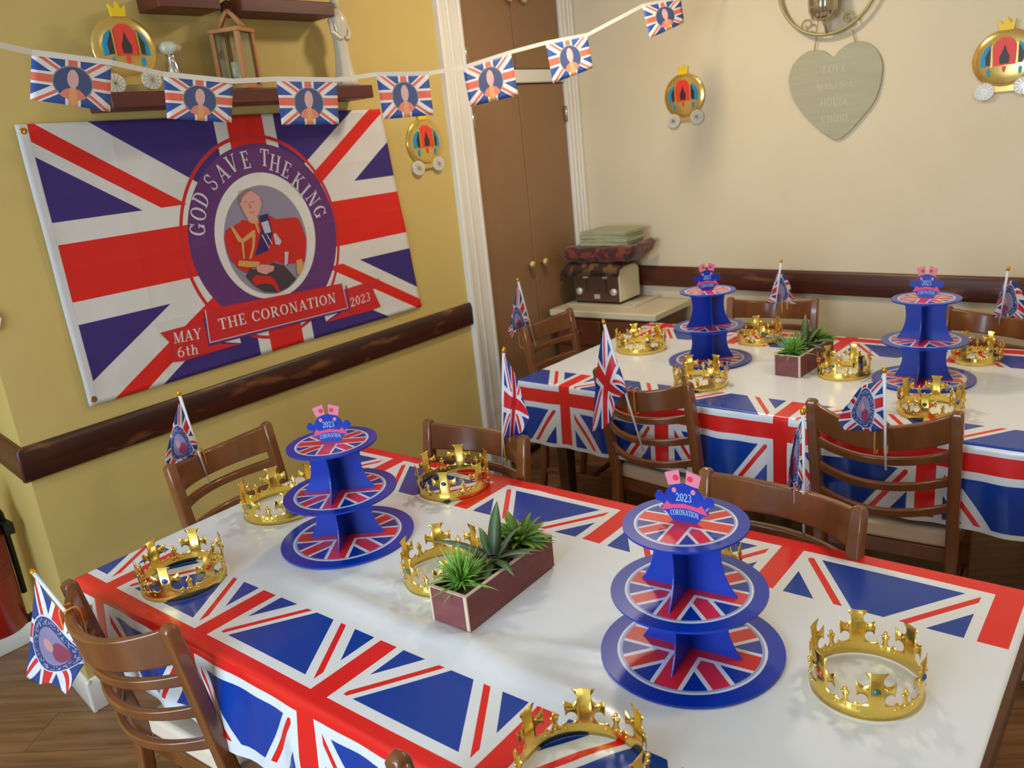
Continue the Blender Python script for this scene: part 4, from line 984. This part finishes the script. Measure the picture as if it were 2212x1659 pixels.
# small silver figure with a white bloom
t = thing('silver_ornament', 'small silver and white ornament on the long shelf beside the lantern', 'ornament', (.09, .495, 1.963))
MB().lathe([(.028, 0), (.028, .01), (.016, .02), (.024, .05), (.020, .08), (.012, .105), (.016, .115)], 20).build('silver_base', M['chrome'], t)
MB().lathe([(.010, .113), (.030, .122), (.036, .135), (.028, .150), (.010, .158), (.001, .160)], 20, ribs=6, ramp=.12).build('white_bloom', M['statue'], t)
# lantern
t = thing('wooden_lantern', 'pale wooden lantern with glass sides on the long shelf', 'lantern', (.085, .745, 1.963), math.radians(25))
MB().box((-.055, -.055, 0), (.055, .055, .015)).build('lantern_base', M['pine'], t, bevel=.003)
MB().box((-.058, -.058, .185), (.058, .058, .200)).build('lantern_top', M['pine'], t, bevel=.003)
for x in (-.047, .047):
    for y in (-.047, .047): MB().box((x-.008, y-.008, .015), (x+.008, y+.008, .185)).build('lantern_post', M['pine'], t, bevel=.002)
for a_, b_ in (((-.039, -.048, .015), (.039, -.046, .185)), ((-.039, .046, .015), (.039, .048, .185)), ((-.048, -.039, .015), (-.046, .039, .185)), ((.046, -.039, .015), (.048, .039, .185))): MB().box(a_, b_).build('glass_pane', M['glass'], t)
mb = MB(); mb.sweep([(-.05, 0, .2), (-.015, 0, .245), (0, 0, .26)], .016, .014, (0, 1, 0)); mb.sweep([(.05, 0, .2), (.015, 0, .245), (0, 0, .26)], .016, .014, (0, 1, 0)); mb.build('lantern_roof', M['pine'], t, bevel=.002)
MB().tube([(.02*math.cos(a), 0, .27+.02*math.sin(a)) for a in [2*PI*i/20 for i in range(20)]], .0025, 6, closed=True).build('lantern_ring', M['black'], t)
MB().lathe([(.022, .016), (.022, .09), (.02, .094), (.002, .095)], 18).build('candle', M['candle'], t)
# slender statue of a robed figure
t = thing('white_figurine', 'tall slender white figurine on the right end of the long shelf', 'figurine', (.085, 1.228, 1.963))
mb = MB(); mb.lathe([(.050, 0), (.046, .02), (.034, .06), (.028, .12), (.026, .18), (.034, .22), (.036, .245), (.024, .27), (.012, .285)], 28, ribs=7, ramp=.06)
mb.build('robe', M['statue'], t)
mb = MB(); mb.lathe([(.008, .283), (.014, .295), (.018, .312), (.014, .330), (.004, .338)], 20); mb.build('head', M['statue'], t)
for sx in (-1, 1): MB().tube([(0, sx*.034, .245), (.012, sx*.042, .20), (.026, sx*.022, .175), (.030, sx*.004, .180)], [.010, .009, .008, .006], 10).build('arm', M['statue'], t)

# ================================================================== heart plaque and sconce on the cream wall
hx = 1.459
ht = thing('heart_plaque', 'sage green wooden heart plaque with faint lettering on the cream wall', 'plaque', bw(hx, .002, 1.75), WA)
hp = [Vector(q) for q in [(-0.0035, 0.1453), (-0.0363, 0.171), (-0.0595, 0.1813), (-0.0869, 0.1858), (-0.1224, 0.1829), (-0.1545, 0.1657), (-0.1831, 0.1403), (-0.1997, 0.1094), (-0.2063, 0.0658), (-0.1923, 0.0008), (-0.1557, -0.0591), (-0.0949, -0.1245), (-0.0349, -0.1743), (0.0163, -0.2005), (0.0661, -0.1748), (0.1182, -0.1248), (0.1723, -0.0623), (0.1963, -0.0054), (0.2057, 0.0522), (0.2054, 0.0967), (0.186, 0.1435), (0.1496, 0.1793), (0.106, 0.1942), (0.0767, 0.1933), (0.0471, 0.1838), (0.0172, 0.1635)]]
pts = [tuple(hp[0])]+[tuple(cr(hp[(i-1) % 26], hp[i], hp[(i+1) % 26], hp[(i+2) % 26], f/3)) for i in range(26) for f in range(3) if (i, f) != (0, 0)]
hm = MB(); hm.prism(pts, 0, .012, lambda x, z, d: (x, -d, z)); hm.build('heart_board', M['heart'], ht, bevel=.002)
for txt, z, wd in (('LOVE', .080, .105), ('MAKES A', .010, .16), ('HOUSE', -.058, .125), ('A HOME', -.126, .135)): text_mesh(MB(), txt, lambda x, y, z=z, wd=wd: ((x-.5)*wd+.005, -.0128, z+y*.034), .14).build('heart_lettering', M['lightlet'], ht)
mb = MB(); MB().tube([(-.087, -.010, .180), (-.075, -.018, .240), (-.066, -.035, .262), (-.050, -.040, .33)], .0022, 6).build('hanging_cord', M['cord'], ht); MB().tube([(.093, -.010, .190), (.083, -.018, .237), (.072, -.036, .256), (.054, -.040, .33)], .0022, 6).build('hanging_cord', M['cord'], ht)
sc_ = thing('candle_sconce', 'round metal ring sconce with a ribbed glass cup at the top of the cream wall', 'candle sconce', bw(1.44, .035, 2.212), WA)
mb = MB(); mb.tube([(.222*math.cos(a), 0, .222*math.sin(a)) for a in [2*PI*i/72 for i in range(72)]], .0075, 8, closed=True); mb.build('ring', M['ringm'], sc_)
for sx in (-1, 1):
    sp = [(sx*(.088+(.032-.026*i/26)*math.cos(-PI/2+sx*0+i*.30)), 0, -.172+(.032-.026*i/26)*math.sin(-PI/2+i*.30)) for i in range(27)]
    MB().tube(sp, .004, 6).build('scroll', M['ringm'], sc_)
MB().lathe([(.022, -.168), (.045, -.158), (.058, -.128), (.061, -.09), (.055, -.04), (.048, -.01), (.044, -.01), (.050, -.04)], 48, (0, -.04, 0), ribs=14, ramp=.035).build('glass_cup', M['glass_s'], sc_)
MB().tube([(0, 0, -.222), (0, -.02, -.19), (0, -.04, -.168)], .006, 8).build('cup_bracket', M['ringm'], sc_)

# ================================================================== cabinet corner
t = thing('side_cabinet', 'brown wooden side cabinet with a cream worktop in the back corner', 'cabinet', (.36, 2.66, 0))
cb = lambda x, y, z: (x-.36, y-2.66, z)
MB().box(cb(.06, 2.50, .06), cb(.665, 2.835, .75)).build('cabinet_body', M['cab'], t, bevel=.003)
MB().box(cb(.035, 2.478, .75), cb(.690, 2.865, .785)).build('worktop', M['worktop'], t, bevel=.005)
MB().box(cb(.08, 2.51, 0), cb(.645, 2.82, .06)).build('plinth', M['cab'], t)
for x0, x1 in ((.08, .355), (.37, .645)):
    d = MB().box(cb(x0, 2.482, .60), cb(x1, 2.50, .735)).build('drawer', M['cab'], t, bevel=.004)
    MB().lathe([(.006, 0), (.006, .012), (.013, .018), (.010, .026), (.001, .028)], 14, axis='y').build('drawer_knob', M['brassdull'], d, loc=cb((x0+x1)/2, 2.482, .668))
    d = MB().box(cb(x0, 2.482, .08), cb(x1, 2.50, .585)).build('cabinet_door', M['cab'], t, bevel=.004)
    MB().lathe([(.006, 0), (.006, .012), (.013, .018), (.010, .026), (.001, .028)], 14, axis='y').build('door_knob', M['brassdull'], d, loc=cb(x1-.03 if x0 < .2 else x0+.03, 2.482, .40))
# tray under the toaster
mb = MB(); mb.box((.085, 2.60, .7855), (.50, 2.862, .791)); mb.box((.492, 2.60, .791), (.50, 2.862, .803)); tag(mb.build('serving_tray', M['worktop'], bevel=.002), 'cream tray under the toaster on the side cabinet', 'tray')
t = thing('toaster', 'cream four slot toaster with a dark front panel, under folded cushions', 'toaster', (.25, 2.745, .7915))
body = [(-.145, -.105), (-.145, .105)]
pr = [(-.105, .012), (-.105, .165), (-.085, .188), (-.04, .198), (.04, .198), (.085, .188), (.105, .165), (.105, .012)]
mb = MB(); mb.prism(pr, -.145, .145, lambda y, z, d: (d, y, z)); mb.build('toaster_body', M['tcream'], t, bevel=.006, seg=3)
MB().box((-.14, -.1075, .014), (.14, -.1045, .172)).build('front_panel', M['tbrown'], t, bevel=.002)
MB().box((-.14, -.1, 0), (.14, .1, .013)).build('toaster_foot', M['black'], t)
for x in (-.11, .11): MB().lathe([(.021, 0), (.019, .012), (.004, .014)], 20, axis='y').build('dial', M['dial'], t, loc=(x, -.1075, .068))
for x in (-.062, .062): MB().box((x-.003, -.1085, .06), (x+.003, -.1072, .15)).build('lever_slot', M['black'], t); MB().box((x-.014, -.122, .142), (x+.014, -.1085, .152)).build('lever', M['dial'], t, bevel=.002)
MB().box((-.018, -.109, .028), (.018, -.1072, .052)).build('badge', M['dial'], t)
def cushion(name, lab, cat, x0, x1, y0, y1, z0, z1, m_, droop=.0, lift=0):
    def f(u, v, s_):
        x = x0+(x1-x0)*u; y = y0+(y1-y0)*v; e = (max(0, 1-(2*u-1)**10)*max(0, 1-(2*v-1)**10))**.4
        zc = (z0+z1)/2+lift*max(0, u-.84)**2*4-droop*(max(0, .14-v)/.14)**1.5-droop*.6*max(0, .16-u)/.16; n_ = .004*math.sin(17*u+5*v)+.003*math.sin(11*v-9*u)
        return (x, y, zc+s_*(z1-z0)/2*e+n_*e)
    mb = MB(); mb.grid(lambda u, v: f(u, v, 1), 24, 18); mb.grid(lambda u, v: f(1-u, v, -1), 24, 18)
    o = mb.build(name, m_); bm = bmesh.new(); bm.from_mesh(o.data); bmesh.ops.remove_doubles(bm, verts=bm.verts[:], dist=.0006); bmesh.ops.recalc_face_normals(bm, faces=bm.faces[:]); bm.to_mesh(o.data); bm.free()
    return tag(o, lab, cat)
cushion('folded_throw', 'brown patterned cloth lying folded on top of the toaster', 'cloth', .04, .420, 2.595, 2.84, .990, 1.021, M['brocade2'], droop=.055)
cushion('cushion', 'maroon patterned cushion between the toaster and the green boards', 'cushion', .055, .52, 2.595, 2.845, 1.022, 1.104, M['brocade'], lift=.40)
for i in range(4):
    o_ = MB(); w0 = .01*(i % 2); rot = Matrix.Rotation(math.radians((2, -1.5, 1, -3)[i]), 4, 'Z')
    o_.box((-.145, -.095, 0), (.145, .095, .0185), mx=rot)
    tag(o_.build('green_board', M['sage'], loc=(.305+w0, 2.735, 1.1055+i*.0192), bevel=.002), 'sage green board, %s of the stack of four on the maroon cushion' % ('lowest', 'second from bottom', 'second from top', 'topmost')[i], 'board', 'sage green boards')

# ================================================================== extinguisher, tag
t = thing('fire_extinguisher', 'red fire extinguisher at the left edge beside the yellow wall corner', 'fire extinguisher', (-.335, -.335, 0))
MB().lathe([(.085, .27), (.09, .275), (.09, .63), (.085, .67), (.06, .71), (.03, .73), (.03, .745)], 32).build('cylinder', M['red_ext'], t)
MB().lathe([(.0905, .47), (.0908, .475), (.0908, .605), (.0905, .61)], 32).build('label_band', M['ext_label'], t)
mb = MB(); mb.box((-.02, -.012, .74), (.02, .012, .775)); mb.sweep([(0, 0, .775), (.05, 0, .80), (.11, 0, .79)], .022, .01, (0, 1, 0)); mb.build('valve_handle', M['black'], t, bevel=.003)
MB().tube([(.0, .02, .755), (.0, .08, .74), (.0, .104, .66), (.0, .105, .45), (.0, .104, .36)], .010, 10).build('hose', M['black'], t)
MB().box((.075, -.06, .40), (.094, -.035, .47)).build('inspection_tag', M['yellowtag'], t, bevel=.002)
for a, b_ in (((-.06, .085, .60), (.06, .115, .64)), ((-.02, .02, .255), (.02, .175, .269))): MB().box(a, b_).build('wall_bracket', M['black'], t)
t = tag(MB().prism([(-.30, 1.315), (-.30, 1.40), (-.195, 1.385), (-.178, 1.352), (-.192, 1.318)], .006, .012, lambda y, z, d: (d, y, z)).build('paper_notice', M['paper']), 'white paper at the left edge of the yellow wall', 'paper')
